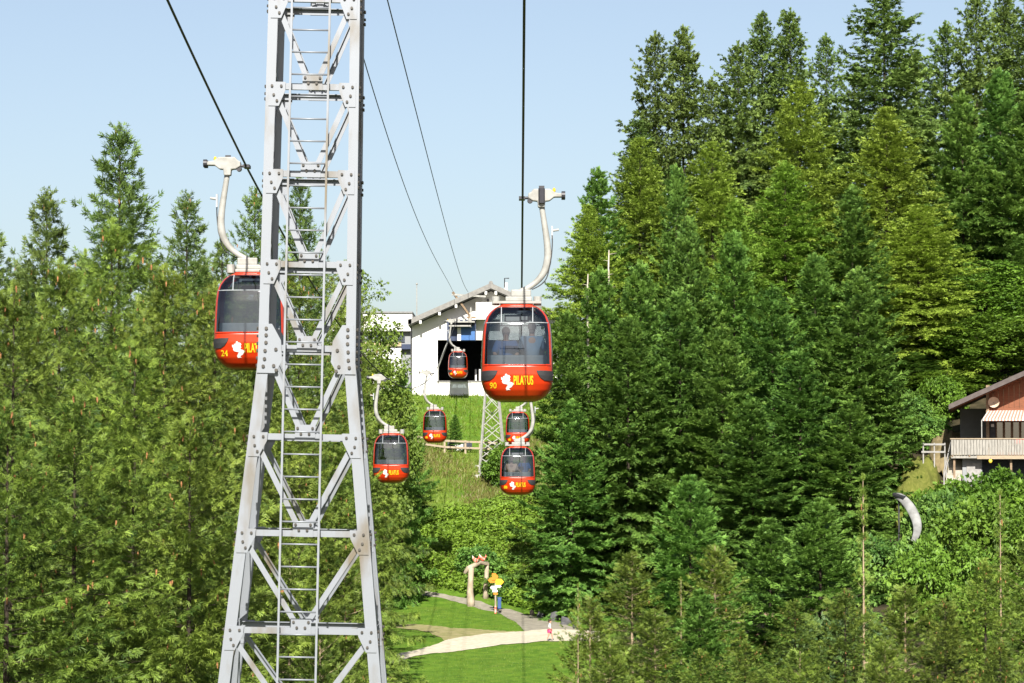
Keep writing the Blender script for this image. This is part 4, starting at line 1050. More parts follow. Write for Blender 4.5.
def bank(name, label, px0, px1, py_top, py_bot, y_top, y_bot, m):
    """earth bank: a curved sheet rising away from the viewer, with sides going into the slope"""
    n, k = 24, 10; V = []; rr = np.random.default_rng(int(px0))
    for i in range(k + 1):
        t = i / k; y = y_bot + (y_top - y_bot) * t; py = py_bot + (py_top - py_bot) * (t ** .85)
        for j in range(n + 1):
            u_ = j / n; px_ = px0 + (px1 - px0) * u_; drop = ((abs(u_ - .5) * 2) ** 4) * 1.2
            p = at(px_, py, y); V.append((p.x, y + rr.normal(0, .08), p.z - drop + .12 * math.sin(px_ * .35 + i) + rr.normal(0, .10)))
    V = np.array(V); I = (np.arange(k)[:, None] * (n + 1) + np.arange(n)[None]).ravel()
    back = V[-(n+1):] + np.array([0, .6, -2.2]); fr = V[:n+1] + np.array([0, -.4, -1.5])
    V2 = np.concatenate([fr, V, back]); k2 = k + 2
    I = (np.arange(k2)[:, None] * (n + 1) + np.arange(n)[None]).ravel()
    o = link(name, np_mesh(name, V2, np.stack([I, I+1, I+n+2, I+n+1], 1), MATS[m], smooth=True)); tag(o, kind='structure')
bank('grass_bank', '', 895, 940, 456, 492, 200.5, 194, 'bank_grass')
bank('dry_bank', '', 928, 972, 431, 452, 208, 203, 'bank_dry')
# toboggan chute curving through the shrubs
mat('chute_steel', (.33, .33, .32), (.2, .2, .19), rough=.45, metal=.3, scale=2)
cy = 176.0
cpts = [at(894, 496, cy + 1.5), at(899, 496, cy + 1), at(904.5, 500, cy + .6), at(911, 508, cy), at(916, 518, cy - .5), at(918, 527, cy - 1), at(916.5, 535, cy - 1.6), at(913, 542, cy - 2.2)]
c0 = Vector(cpts[3]); c0.z = gz(c0.x, c0.y)
cu = thing('toboggan_chute', c0, 'curved pale metal toboggan chute between shrubs below the chalet', 'chute')
rad = [.18, .24, .27, .30, .30, .27, .22, .15]
ring = []
vs, fs = [], []
for i, p in enumerate(cpts):
    a = cpts[max(0, i-1)]; b = cpts[min(len(cpts)-1, i+1)]; d = (b - a).normalized(); sdv = Vector((d.z, 0, -d.x)).normalized()
    for kk in range(9):
        t = math.pi * (kk / 8); off_ = sdv * math.cos(t) * rad[i] + Vector((0, -1, 0)) * math.sin(t) * rad[i] * .6
        vs.append(Vector(p) - c0 + off_)
for i in range(len(cpts)-1):
    for kk in range(8): fs.append((i*9+kk, i*9+kk+1, (i+1)*9+kk+1, (i+1)*9+kk))
tr_ = MB().add(vs, fs).build('trough', 'chute_steel', cu, smooth=True); s_ = tr_.modifiers.new('s', 'SOLIDIFY'); s_.thickness = .04
sbs = tr_.modifiers.new('b', 'SUBSURF'); sbs.levels = sbs.render_levels = 2
for i in (1, 4, 6):
    p = Vector(cpts[i]) - c0; MB().bar(p + Vector((0, .1, -.05)), Vector((p.x, p.y + .1, -.3)), .08, .08).build('support', 'dark_steel', cu)
MB().tube([Vector(cpts[0]) - c0 + Vector((0, -.05, .08)), Vector(cpts[2]) - c0 + Vector((0, -.05, .10))], .14, 8).build('coupling', 'dark_steel', cu)

# ------------------------------------------------------------------ trees: shoots made of leaf-sized faces on branching limbs
leaf_mat('spruce_left', (.028, .066, .009), (.220, .300, .044), transl=.14, hue_var=.018, val_var=.40)
leaf_mat('spruce_dark', (.050, .100, .024), (.175, .255, .055), transl=.32, hue_var=.02, val_var=.30)
leaf_mat('fir_green', (.045, .118, .022), (.185, .325, .055), transl=.3, hue_var=.02, val_var=.25)
leaf_mat('larch', (.130, .200, .020), (.300, .410, .058), transl=.3, hue_var=.02, val_var=.25)
leaf_mat('larch_fresh', (.085, .170, .016), (.205, .340, .042), transl=.32, hue_var=.015, val_var=.2)
leaf_mat('broad_leaf', (.060, .125, .011), (.165, .280, .028), transl=.32, hue_var=.03, val_var=.25)
leaf_mat('birch', (.060, .110, .014), (.165, .250, .036), transl=.3, hue_var=.02, val_var=.2)
leaf_mat('herb', (.085, .165, .014), (.20, .33, .034), transl=.35, hue_var=.03, val_var=.25)
leaf_mat('pine_mound', (.028, .062, .018), (.09, .145, .036), transl=.15, hue_var=.02, val_var=.2)
mat('bark', (.055, .043, .033), (.03, .024, .018), rough=.95, scale=3, stretch=(1, 1, .25), bump=.5, bscale=10, spec=.1)
mat('bark_pale', (.38, .30, .20), (.24, .18, .12), rough=.95, scale=4, stretch=(1, 1, .25), spec=.1)
mat('cone_brown', (.34, .17, .06), (.22, .10, .04), rough=.8, scale=12)

def unit(a): return a / np.maximum(np.linalg.norm(a, axis=-1, keepdims=True), 1e-9)
def kites(P, D, U, Lg, Wd, tone, rr, fingers):
    """P base, D direction, U flat normal; each shoot is a small fan of pointed leaf faces"""
    n = len(P); Sd = unit(np.cross(D, U)); Vs, Ts = [], []
    for (s0, ang, ln, wd) in fingers:
        a = ang + rr.normal(0, .12, n); jz = rr.normal(0, .22, n)
        d = unit(D * np.cos(a)[:, None] + Sd * np.sin(a)[:, None] + U * jz[:, None])
        b = P + D * (s0 * Lg)[:, None]
        l_ = (Lg * ln * rr.uniform(.8, 1.2, n))[:, None]; w_ = (Wd * wd)[:, None]
        sd = unit(np.cross(d, U))
        m = b + d * l_ * .42
        Vs.append(np.stack([b, m + sd * w_ + U * w_ * .35, b + d * l_, m - sd * w_ + U * w_ * .35], 1))
        tt = tone + rr.normal(0, .08, n)
        Ts.append(np.stack([tt - .08, tt, tt + .15, tt], 1))
    V = np.concatenate(Vs).reshape(-1, 3); T = np.clip(np.concatenate(Ts).reshape(-1), 0, 1)
    return V, T
FAN5 = [(.0, 0, 1.0, .5), (.22, .75, .55, .42), (.22, -.75, .55, .42), (.5, .62, .45, .38), (.5, -.62, .45, .38)]
FAN7 = [(.0, 0, 1.0, .42), (.15, .8, .5, .36), (.15, -.8, .5, .36), (.35, .7, .5, .34), (.35, -.7, .5, .34), (.55, .6, .42, .3), (.55, -.6, .42, .3)]
FAN3 = [(.0, 0, 1.0, .5), (.3, .7, .6, .45), (.3, -.7, .6, .45)]

def conifer(name, seed, H, Rc, m, z0=.04, dz=.5, nb=6, pit0=-18, pit1=38, sag=.25, upt=.25, pexp=.8, d2=6.5, k2=.33, l2max=1.0, hang=.5, sp=.34, spw=.05, step=.13, irr=.25, fan=FAN5, cones=0, leader=.6, bark='bark', gap=0.0, tone0=.5, limb=.014, jit=.33, ujit=.45, drop=0.0, core=55):
    rr = np.random.default_rng(seed)
    zb = []; z = z0 * H
    while z < H * .985:
        t = z / H; zb.append(z); z += dz * rr.uniform(.55, 1.45) * (1 - .55 * t)
    zb = np.array(zb)
    cnt = np.maximum(3, nb + rr.integers(-1, 2, len(zb)))
    Z = np.repeat(zb, cnt) + rr.normal(0, dz * .18, cnt.sum()); n = len(Z)
    az = np.concatenate([rr.uniform(0, 6.28) + np.arange(c) * 6.283 / c for c in cnt]) + rr.normal(0, .22, n)
    t = np.clip((Z - z0 * H) / (H * (1 - z0)), 0, 1)
    ph = rr.uniform(0, 6.28, 4)
    lump = 1 + irr * (np.sin(az * 2 + ph[0] + t * 9) * .5 + np.sin(az * 3 + ph[1] - t * 17) * .5) 
    Lb = Rc * ((1 - np.exp(-pexp * (1 - t))) / (1 - math.exp(-pexp)) * .975 + .02) * rr.uniform(.66, 1.10, n) * lump
    if gap: 
        keep = rr.random(n) > gap * (.4 + t); Z, az, t, Lb = Z[keep], az[keep], t[keep], Lb[keep]; n = len(Z)
    tp = np.tan(np.radians(pit0 + (pit1 - pit0) * t ** 1.6)) + rr.normal(0, .07, n)
    sg, up_ = sag * (1 - t * .8), upt * rr.uniform(.6, 1.3, n)
    ca, sa = np.cos(az), np.sin(az)
    def bp(i, s):
        r = Lb[i] * s; return np.stack([r * ca[i], r * sa[i], Z[i] + Lb[i] * (tp[i] * s - sg[i] * s * s + up_[i] * s ** 3)], 1)
    def bt(i, s): return unit(np.stack([ca[i], sa[i], tp[i] - 2 * sg[i] * s + 3 * up_[i] * s * s], 1))
    # side twigs
    n2 = np.ceil(Lb * d2 + 2).astype(int); I2 = np.repeat(np.arange(n), n2); N2 = len(I2)
    s2 = .10 + .90 * rr.random(N2) ** .60; sd = np.where(rr.random(N2) < .5, -1, 1)
    B2 = bp(I2, s2); T2 = bt(I2, s2); side = np.stack([-sa[I2], ca[I2], np.zeros(N2)], 1) * sd[:, None]
    an = rr.uniform(.55, 1.15, N2)
    D2 = unit(T2 * np.cos(an)[:, None] + side * np.sin(an)[:, None] + np.array([0, 0, -1]) * (hang * rr.uniform(.5, 1.5, N2) * (1 - t[I2] * .75))[:, None])
    L2 = np.minimum(l2max, k2 * Lb[I2] * (1.15 - s2 * .8) * rr.uniform(.6, 1.3, N2) + .10)
    n3 = np.ceil(L2 / step).astype(int) + 1; I3 = np.repeat(np.arange(N2), n3); N3 = len(I3)
    u = rr.random(N3)
    P3 = B2[I3] + D2[I3] * (L2[I3] * u)[:, None]; P3[:, 2] -= hang * .25 * L2[I3] * u * u
    D3 = unit(D2[I3] + T2[I3] * .3 + rr.normal(0, jit, (N3, 3)))
    D3[:, 2] -= hang * .25 + drop * rr.random(N3); D3 = unit(D3)
    ti = t[I2[I3]]
    ln = sp * rr.uniform(.65, 1.3, N3) * (1 - .35 * ti)
    tn2 = rr.normal(0, .12, N2) + rr.normal(0, .12, n)[I2]
    tone = np.clip(tone0 + tn2[I3] + rr.normal(0, .10, N3), 0, 1)
    # shoots on the branch itself
    n4 = np.ceil(Lb / (step * .8)).astype(int) + 2; I4 = np.repeat(np.arange(n), n4); N4 = len(I4)
    s4 = .25 + .75 * rr.random(N4); P4 = bp(I4, s4); D4 = unit(bt(I4, s4) + rr.normal(0, .4, (N4, 3)))
    # leader
    nl = 40; zl_ = rr.uniform(0, 1, nl); P5 = np.stack([np.zeros(nl), np.zeros(nl), H - leader * (1 - zl_) * 1.2], 1); D5 = unit(np.concatenate([rr.normal(0, .6, (nl, 2)), np.ones((nl, 1))], 1))
    nk = int(H * core); tk = rr.random(nk) ** 1.3; ak = rr.uniform(0, 6.28, nk); rk = rr.uniform(.15, .95 if core < 100 else 1.5, nk) * np.minimum(1, .25 + (1 - tk) * 1.5) * Rc / 4
    P6 = np.stack([np.cos(ak) * rk, np.sin(ak) * rk, z0 * H + tk * H * (1 - z0) * .97], 1); D6 = unit(np.stack([np.cos(ak), np.sin(ak), rr.normal(-.2, .5, nk)], 1) + rr.normal(0, .4, (nk, 3)))
    P = np.concatenate([P3, P4, P5, P6]); D = np.concatenate([D3, D4, D5, D6])
    LG = np.concatenate([ln, sp * rr.uniform(.7, 1.2, N4) * (1 - .35 * t[I4]), np.full(nl, sp * .6), np.full(nk, sp * 1.1) * (1.1 - .6 * tk)])
    TO = np.concatenate([tone, np.clip(tone0 + rr.normal(.05, .12, N4), 0, 1), np.full(nl, .6), np.clip(tone0 + rr.normal(0, .15, nk), 0, 1)])
    def pn(T_, i):
        e = np.stack([-sa[i], ca[i], np.zeros(len(i))], 1); return unit(np.cross(T_, e))
    UB = np.concatenate([pn(T2, I2)[I3], pn(bt(I4, s4), I4), np.tile([[0, -1.0, .2]], (nl, 1)), unit(D6 * .5 + np.array([0, 0, 1.0]))])
    UB = np.where(UB[:, 2:3] < 0, -UB, UB)
    U = unit(UB + rr.normal(0, ujit, P.shape)); U = unit(U - D * (U * D).sum(1, keepdims=True))
    V, T = kites(P, D, U, LG, LG * spw / .34 * 1.0, TO, rr, fan)
    crown = np_mesh(name + '_crown', V, np.arange(len(V)).reshape(-1, 4), MATS[m], T)
    # trunk and limbs
    mb = MB(); zz = np.linspace(-.5, H * .995, 9); bend = rr.normal(0, .02 * H / 20, (9, 2)).cumsum(0) * .4; bend[0] = 0
    r0 = .0075 * H + .03
    mb.tube([(0, 0, z_) for z_ in zz], [max(.012, r0 * (1 - max(0, z_) / H) ** .8) for z_ in zz], 8)
    TV = [np.array(mb.v)]; TF = [np.array([f for f in mb.f if len(f) == 4])]
    ss = np.array([0, .35, .7, .95]); ring = []
    allI = np.arange(n); off = len(mb.v); segs = []
    for s_ in ss:
        c = bp(allI, np.full(n, s_)); r_ = (limb * (.4 + Lb / max(Rc, .1)) * (1.05 - s_))[:, None]
        e1 = np.stack([-sa, ca, np.zeros(n)], 1); e2 = np.array([[0, 0, 1.0]])
        segs.append(np.stack([c + e2 * r_, c + e1 * r_ * .87 - e2 * r_ * .5, c - e1 * r_ * .87 - e2 * r_ * .5], 1))
    SV = np.stack(segs, 1).reshape(-1, 3)      # n,4,3,3
    b_ = np.arange(n)[:, None, None] * 12 + np.arange(3)[None, :, None] * 3; k_ = np.arange(3)[None, None, :]
    F = np.stack([b_ + k_, b_ + (k_ + 1) % 3, b_ + 3 + (k_ + 1) % 3, b_ + 3 + k_], -1).reshape(-1, 4) + off
    trunk = np_mesh(name + '_trunk', np.concatenate([TV[0], SV]), np.concatenate([TF[0], F]), MATS[bark], smooth=True)
    cone = None
    if cones:
        ii = rr.choice(np.nonzero(t > .30)[0], cones); s_ = rr.uniform(.55, 1, cones); C = bp(ii, s_); mb = MB()
        for c in C:
            L_ = rr.uniform(.12, .20); mb.tube([c + np.array([0, 0, -.02]), c + np.array([0, 0, -L_ * .5]), c + np.array([rr.normal(0, .015), rr.normal(0, .015), -L_])], [.018, .028, .010], 5)
        cone = mb.mesh(name + '_cones'); cone.materials.append(MATS['cone_brown'])
    return dict(H=H, R=Rc, crown=crown, trunk=trunk, cone=cone)

def broadleaf(name, seed, H, Rc, m, clumps=90, leaves=70, ls=.11, low=.25, trunk_h=.45, bark='bark', cs=.55, vase=False):
    rr = np.random.default_rng(seed)
    d = unit(rr.normal(0, 1, (clumps, 3))); rad = rr.uniform(.35, 1, clumps) ** .5
    ph = rr.uniform(0, 6.28, 3); lob = 1 + .22 * np.sin(3 * np.arctan2(d[:, 1], d[:, 0]) + ph[0]) * np.cos(2 * d[:, 2] + ph[1])
    C = d * (rad * lob)[:, None] * np.array([Rc, Rc, H * (1 - low) / 2]); C[:, 2] += H * (low + (1 - low) / 2)
    if vase: C[:, :2] *= (.55 + .6 * np.clip(C[:, 2] / H, 0, 1))[:, None]
    N = clumps * leaves; ci = np.repeat(np.arange(clumps), leaves)
    dd = unit(rr.normal(0, 1, (N, 3))); r_ = cs * rr.uniform(.2, 1, N) ** .6 * rr.uniform(.7, 1.3, clumps)[ci]
    P = C[ci] + dd * r_[:, None] * np.array([1, 1, .75])
    D = unit(dd + rr.normal(0, .5, (N, 3)) + np.array([0, 0, -.25])); U = unit(dd * .6 + np.array([0, 0, .9]) + rr.normal(0, .4, (N, 3))); U = unit(U - D * (U * D).sum(1, keepdims=True))
    Lg = ls * rr.uniform(.7, 1.4, N); tn = np.clip(.5 + rr.normal(0, .18, clumps)[ci] + rr.normal(0, .14, N), 0, 1)
    V, T = kites(P, D, U, Lg, Lg * .62, tn, rr, [(0, 0, 1.0, .55), (.1, 1.0, .8, .5)])
    crown = np_mesh(name + '_crown', V, np.arange(len(V)).reshape(-1, 4), MATS[m], T)
    mb = MB(); r0 = .012 * H + .04
    if H > 4: mb.tube([(0, 0, -.4), (.05, 0, H * .3), (-.05, .05, H * .6), (0, 0, H * .85)], [r0, r0 * .8, r0 * .5, .02], 8)
    for c in C[:: max(1, clumps // 40)]:
        st_ = np.array([0, 0, min(c[2] * .5, H * .5) if H > 4 else 0.0]); md = (st_ + c) / 2 + np.array([0, 0, .12 * H * .3])
        mb.tube([st_, md, c], [r0 * .35, r0 * .2, .008], 4)
    trunk = mb.mesh(name + '_trunk', True); trunk.materials.append(MATS[bark])
    return dict(H=H, R=Rc, crown=crown, trunk=trunk, cone=None)

P = {}
for i in range(1):
    P['sl%d' % i] = conifer('hanging_spruce', 20 + i, 19, 4.6, 'spruce_left', dz=.90, nb=10, pit0=-34, pit1=36, sag=.12, upt=.28, hang=.40, drop=.8, sp=.33, spw=.050, step=.125, d2=6.2, cones=100, irr=.50, gap=.06, core=120, pexp=1.9, k2=.17, l2max=.65, jit=.18, ujit=.30, tone0=.48, fan=FAN7)
P['sl1'] = P['sl0']
P['ss0'] = conifer('sky_spruce', 31, 19, 3.9, 'spruce_dark', dz=.62, nb=6, pit0=-26, pit1=42, sag=.2, upt=.30, hang=.40, sp=.33, spw=.062, step=.155, d2=4.8, irr=.45, gap=.12, pexp=1.6, cones=20, tone0=.55)
P['ss1'] = P['ss0']
for i in range(2):
    P['bs%d' % i] = conifer('old_spruce', 41 + i, 30, 4.6, 'spruce_dark', z0=.20, dz=.80, nb=7, pit0=-32, pit1=32, sag=.2, upt=.32, hang=.40, sp=.50, spw=.11, step=.24, d2=3.6, drop=.5, irr=.50, gap=.14, pexp=2.6, l2max=1.2, leader=1.2, tone0=.62)
for i in range(2):
    P['fr%d' % i] = conifer('dense_fir', 51 + i, 19, 4.4, 'fir_green', z0=.05, dz=.90, nb=9, pit0=-32, pit1=34, sag=.12, upt=.32, hang=.10, drop=.25, sp=.50, spw=.095, step=.20, d2=5.2, irr=.35, pexp=1.6, l2max=.8, k2=.20, jit=.20, ujit=.28, tone0=.5, fan=FAN7)
for i in range(1):
    P['lr%d' % i] = conifer('larch', 61 + i, 24, 5.2, 'larch', z0=.12, dz=.60, nb=8, pit0=-20, pit1=42, sag=.20, upt=.16, hang=.40, sp=.44, spw=.085, step=.19, d2=4.2, fan=FAN3, irr=.35, pexp=1.7, l2max=1.1, k2=.27, tone0=.55)
P['lf0'] = conifer('fresh_larch', 71, 24, 5.0, 'larch_fresh', z0=.08, dz=.60, nb=8, pit0=-20, pit1=42, sag=.18, upt=.18, hang=.30, sp=.46, spw=.095, step=.19, d2=4.2, fan=FAN3, irr=.35, pexp=1.5, l2max=1.1, k2=.27, tone0=.5)
for i in range(1):
    P['ys%d' % i] = conifer('young_spruce', 81 + i, 9, 2.6, 'spruce_left', z0=.03, dz=.46, nb=8, pit0=-28, pit1=42, sag=.12, upt=.30, hang=.25, drop=.3, sp=.24, spw=.056, step=.11, d2=8.5, irr=.40, pexp=1.6, k2=.20, leader=.9, cones=10, bark='bark_pale', tone0=.5, fan=FAN7, jit=.22, ujit=.3)
P['ys1'] = P['ys0']
P['yd0'] = conifer('young_fir', 91, 10, 2.8, 'fir_green', z0=.03, dz=.46, nb=8, pit0=-22, pit1=38, sag=.12, upt=.28, hang=.12, sp=.34, spw=.090, step=.15, d2=5.8, irr=.35, pexp=1.5, jit=.22, ujit=.3, tone0=.6)
P['ld0'] = conifer('leader_spruce', 95, 9, 2.4, 'spruce_left', z0=.03, dz=.55, nb=5, pit0=-10, pit1=48, sag=.12, upt=.2, hang=.25, sp=.22, spw=.046, step=.11, d2=7, irr=.3, pexp=-2.4, leader=.1, cones=8, bark='bark_pale', limb=.024, gap=.25)
P['pm0'] = broadleaf('pine_mound', 101, 3.4, 2.3, 'pine_mound', clumps=110, leaves=64, ls=.24, low=.0, cs=.55)
P['bl0'] = broadleaf('leafy_tree', 111, 12, 3.4, 'broad_leaf', clumps=210, leaves=64, ls=.26, low=.15, cs=.8)
P['bl1'] = broadleaf('light_tree', 112, 14, 2.9, 'birch', clumps=280, leaves=84, ls=.15, low=.10, cs=.70)
P['bu0'] = broadleaf('shrub', 121, 2.4, 1.7, 'broad_leaf', clumps=80, leaves=70, ls=.16, low=.0, cs=.45)
P['bu1'] = broadleaf('shrub', 122, 2.2, 1.8, 'larch_fresh', clumps=80, leaves=70, ls=.15, low=.0, cs=.45)
P['bu2'] = broadleaf('shrub', 123, 2.4, 1.8, 'fir_green', clumps=80, leaves=64, ls=.18, low=.0, cs=.5)

TR = random.Random(77)
def plant(key, name, px, py, y, label, cat='tree', group=None, width=None, x=None, rz=None):
    """put the tree whose top shows at pixel (px, py) on the ground y metres away; width = crown width in metres"""
    t = at(px, py, y); g = gz(t.x, y); H = t.z - g; p = P[key]
    s = H / p['H']; sxy = (width / 2 / p['R']) if width else s
    o = thing(name, (t.x, y, g), label, cat, group, rz=TR.uniform(0, 6.28) if rz is None else rz)
    for nm, me in (('trunk', p['trunk']), ('crown', p['crown'])):
        c = link(nm, me, o); c.scale = (sxy, sxy, s)
    if p['cone']: c = link('cones', p['cone'], o); c.scale = (sxy, sxy, s); tag(c, kind='stuff')
    return o

# ------------------------------------------------------------------ left wood
G1 = 'spruces of the left wood'
for a in [
  ('ss0', 120, 128, 84, 'tall dark spruce with the highest pointed top on the left skyline', 6.6),
  ('ss1', 47, 194, 80, 'dark spruce with a rounded tip, second skyline top from the left edge', 5.6),
  ('ss1', 187, 196, 98, 'dark spruce with thin whorled top between cabin 24 and the highest left tree', 5.4),
  ('ss0', -12, 222, 86, 'dark spruce cut off by the left picture edge at skyline height', 6.0),
  ('ss0', 255, 192, 112, 'dark spruce directly behind the grip arm of cabin 24', 5.4),
  ('ss1', 222, 238, 118, 'dark spruce low on the skyline just left of cabin 24', 5.0),
  ('sl0', 112, 222, 74, 'broad yellow-green spruce standing in front of the highest left tree', 6.6),
  ('sl1', 60, 262, 68, 'yellow-green spruce with hanging twigs below the second left skyline top', 6.2),
  ('sl1', 14, 285, 64, 'yellow-green spruce with many cones at the left picture edge', 6.0),
  ('sl1', 165, 268, 72, 'yellow-green spruce with hanging twigs left of cabin 24', 6.2),
  ('sl0', 215, 285, 76, 'yellow-green spruce behind the lower left corner of cabin 24', 5.6),
  ('sl1', 135, 345, 58, 'near drooping spruce filling the middle of the left wood', 6.0),
  ('sl0', 75, 395, 54, 'near drooping spruce lower left, right of the edge trees', 5.6),
  ('sl1', 8, 405, 52, 'near drooping spruce in the bottom left corner', 5.4),
  ('sl1', 190, 415, 55, 'near drooping spruce left of the tower legs', 5.2),
]: plant(a[0], 'spruce_tree', *a[1:4], a[4], 'tree', G1, a[5] * 1.25)
for k, (px, py, y, key, lab) in enumerate([
  (20, 262, 100, 'sl1', 'spruce behind the edge trees of the left wood'), (85, 252, 104, 'sl0', 'spruce behind and left of the highest left tree'), (150, 258, 108, 'sl1', 'spruce behind and right of the highest left tree'), (205, 262, 104, 'sl1', 'spruce behind the left window of cabin 24'), (240, 270, 128, 'sl0', 'spruce behind the middle of cabin 24'), (262, 300, 140, 'sl1', 'spruce behind the left leg of the tower')]):
    plant(key, 'spruce_tree', px, py, y, lab, 'tree', G1, 7.5)
G2 = 'trees seen through and beside the tower'
for a in [
  ('ss1', 300, 178, 128, 'spruce_tree', 'dark spruce whose top shows through the tower beside its left leg', 5.4),
  ('sl1', 288, 262, 112, 'spruce_tree', 'green spruce seen through the tower, left of the ladder', 5.6),
  ('sl0', 318, 250, 150, 'spruce_tree', 'green spruce seen through the tower ladder', 6.0),
  ('sl1', 345, 262, 168, 'spruce_tree', 'green spruce seen at the right inner edge of the tower', 6.0),
  ('bl1', 364, 296, 186, 'leafy_tree', 'light green leafy tree right of the tower against the sky', 5.0),
  ('bl1', 384, 372, 205, 'leafy_tree', 'low light green leafy tree at the foot of the white flat-roofed block', 3.6),
  ('yd0', 402, 372, 190, 'fir_tree', 'slim young fir below the station wing', 3.4),
  ('sl1', 352, 330, 150, 'spruce_tree', 'spruce right behind the splice plates of the right tower leg', 5.4),
  ('sl1', 300, 400, 96, 'spruce_tree', 'drooping spruce low behind the tower ladder', 5.4),
  ('sl0', 335, 430, 112, 'spruce_tree', 'drooping spruce low behind the right half of the tower', 5.2),
  ('ys1', 362, 470, 150, 'spruce_tree', 'slender spruce directly below the cabin beside the tower', 3.0),
  ('yd0', 404, 440, 205, 'fir_tree', 'green fir below the small cabin at the left edge of the meadow', 3.8),
  ('lf0', 384, 470, 196, 'larch_tree', 'light green larch at the left end of the footpath', 4.0),
  ('ys0', 366, 520, 150, 'spruce_tree', 'sparse young spruce with bare pale stem beside the tower leg', 2.6),
  ('ys0', 345, 540, 100, 'spruce_tree', 'small spruce at the foot of the right tower leg', 3.6),
  ('ys1', 290, 530, 84, 'spruce_tree', 'small spruce seen low through the tower', 3.8),
  ('ys0', 320, 600, 72, 'spruce_tree', 'small spruce at the bottom of the tower gap', 3.4),
]: plant(a[0], a[4], a[1], a[2], a[3], a[5], 'tree', G2, a[6] * 1.25)
# ------------------------------------------------------------------ right wood: skyline row
G3 = 'tall spruces on the right skyline'
for a in [
  ('bs0', 655, 32, 248, 'leftmost tall spruce on the right skyline, slim with sharp top', 6.0),
  ('bs1', 683, 26, 252, 'tall spruce second from the left on the right skyline', 7.0),
  ('bs0', 712, 78, 262, 'short-topped spruce in the dip between the skyline spruces', 6.0),
  ('bs0', 738, 42, 256, 'tall spruce third from the left on the right skyline, thick-topped', 6.8),
  ('bs1', 762, 12, 262, 'tall spruce with a bent ragged top left of the twin tops', 6.6),
  ('bs0', 790, 9, 258, 'tall spruce with dense rounded top near the middle of the right skyline', 7.4),
  ('bs0', 826, 34, 262, 'slim lower spruce in the gap left of the broadest skyline spruce', 5.4),
  ('bs1', 884, -12, 250, 'broadest tallest spruce on the right skyline, top cut by the frame', 10.5),
  ('bs0', 945, 22, 262, 'lower spruce right of the broadest skyline spruce', 6.6),
  ('bs0', 976, -6, 256, 'tall ragged spruce with dead lower twigs near the upper right corner', 7.0),
  ('bs1', 1004, -14, 262, 'tall spruce, second from the right picture edge', 7.0),
  ('bs0', 1034, -10, 250, 'tall spruce cut by the right picture edge at the top', 8.0),
  ('bs0', 640, 118, 246, 'ragged spruce on the left shoulder of the right wood', 7.0),
  ('bs0', 856, 70, 270, 'dark spruce behind the two olive larches', 6.5),
  ('bs1', 915, 50, 268, 'dark spruce behind the right olive larch', 6.5),
]: plant(a[0], 'spruce_tree', a[1], a[2], a[3] + 16, a[4], 'tree', G3, a[5] * 1.3)
G4 = 'larches and firs in the middle of the right wood'
for a in [
  ('lr0', 800, 82, 226, 'larch_tree', 'olive larch with rounded top left of centre in the right wood', 9.0),
  ('lr0', 886, 108, 222, 'larch_tree', 'olive larch with pointed top under the broadest skyline spruce', 9.5),
  ('lr0', 712, 142, 220, 'larch_tree', 'yellow-green larch below the second and third skyline spruces', 8.0),
  ('lr0', 640, 138, 222, 'larch_tree', 'yellow-green larch at the left shoulder of the right wood', 7.5),
  ('fr1', 598, 168, 216, 'fir_tree', 'fir at the outer left edge of the right wood against the sky', 6.0),
  ('fr0', 676, 166, 206, 'fir_tree', 'narrow dark fir rising between two yellow-green larches', 4.8),
  ('lf0', 785, 162, 204, 'larch_tree', 'fresh green larch with sharp top in the centre of the right wood', 8.5),
  ('fr1', 852, 186, 204, 'fir_tree', 'green fir between the fresh larch and the large olive skirted larch', 6.4),
  ('lr0', 918, 205, 210, 'larch_tree', 'large olive larch whose skirt hangs above the dark gap', 9.0),
  ('fr1', 962, 92, 232, 'fir_tree', 'dense green fir above the chalet roof', 7.5),
  ('fr0', 1000, 70, 236, 'fir_tree', 'dense green fir right of the one above the chalet roof', 8.0),
  ('fr1', 1030, 90, 228, 'fir_tree', 'dense green fir on the right picture edge above the chalet', 8.0),
  ('lr0', 588, 205, 212, 'larch_tree', 'soft green larch on the lower left edge of the right wood', 6.0),
  ('lf0', 735, 200, 200, 'larch_tree', 'fresh green larch left of the sharp-topped central one', 6.4),
  ('bl0', 985, 268, 216, 'leafy_tree', 'bright leafy tree just above the chalet roof', 7.0),
  ('bl0', 962, 330, 209, 'leafy_tree', 'lower bright leafy tree at the chalet eave', 5.0),
  ('fr1', 1022, 235, 222, 'fir_tree', 'green fir behind the chalet at the right picture edge', 6.0),
  ('fr0', 915, 352, 206, 'fir_tree', 'shaded fir in the dark gap left of the chalet', 5.0),
  ('bl0', 944, 372, 204, 'leafy_tree', 'low leafy tree in the shade beside the chalet eave', 4.4),
  ('bl0', 1000, 318, 206, 'leafy_tree', 'leafy tree directly behind the chalet roof', 5.6),
  ('fr1', 940, 260, 228, 'fir_tree', 'shaded fir behind the olive larch skirt', 6.0),
]: plant(a[0], a[4], a[1], a[2], a[3] + 14, a[5], 'tree', G4, a[6] * 1.35)
G5 = 'dense firs at the front of the right wood'
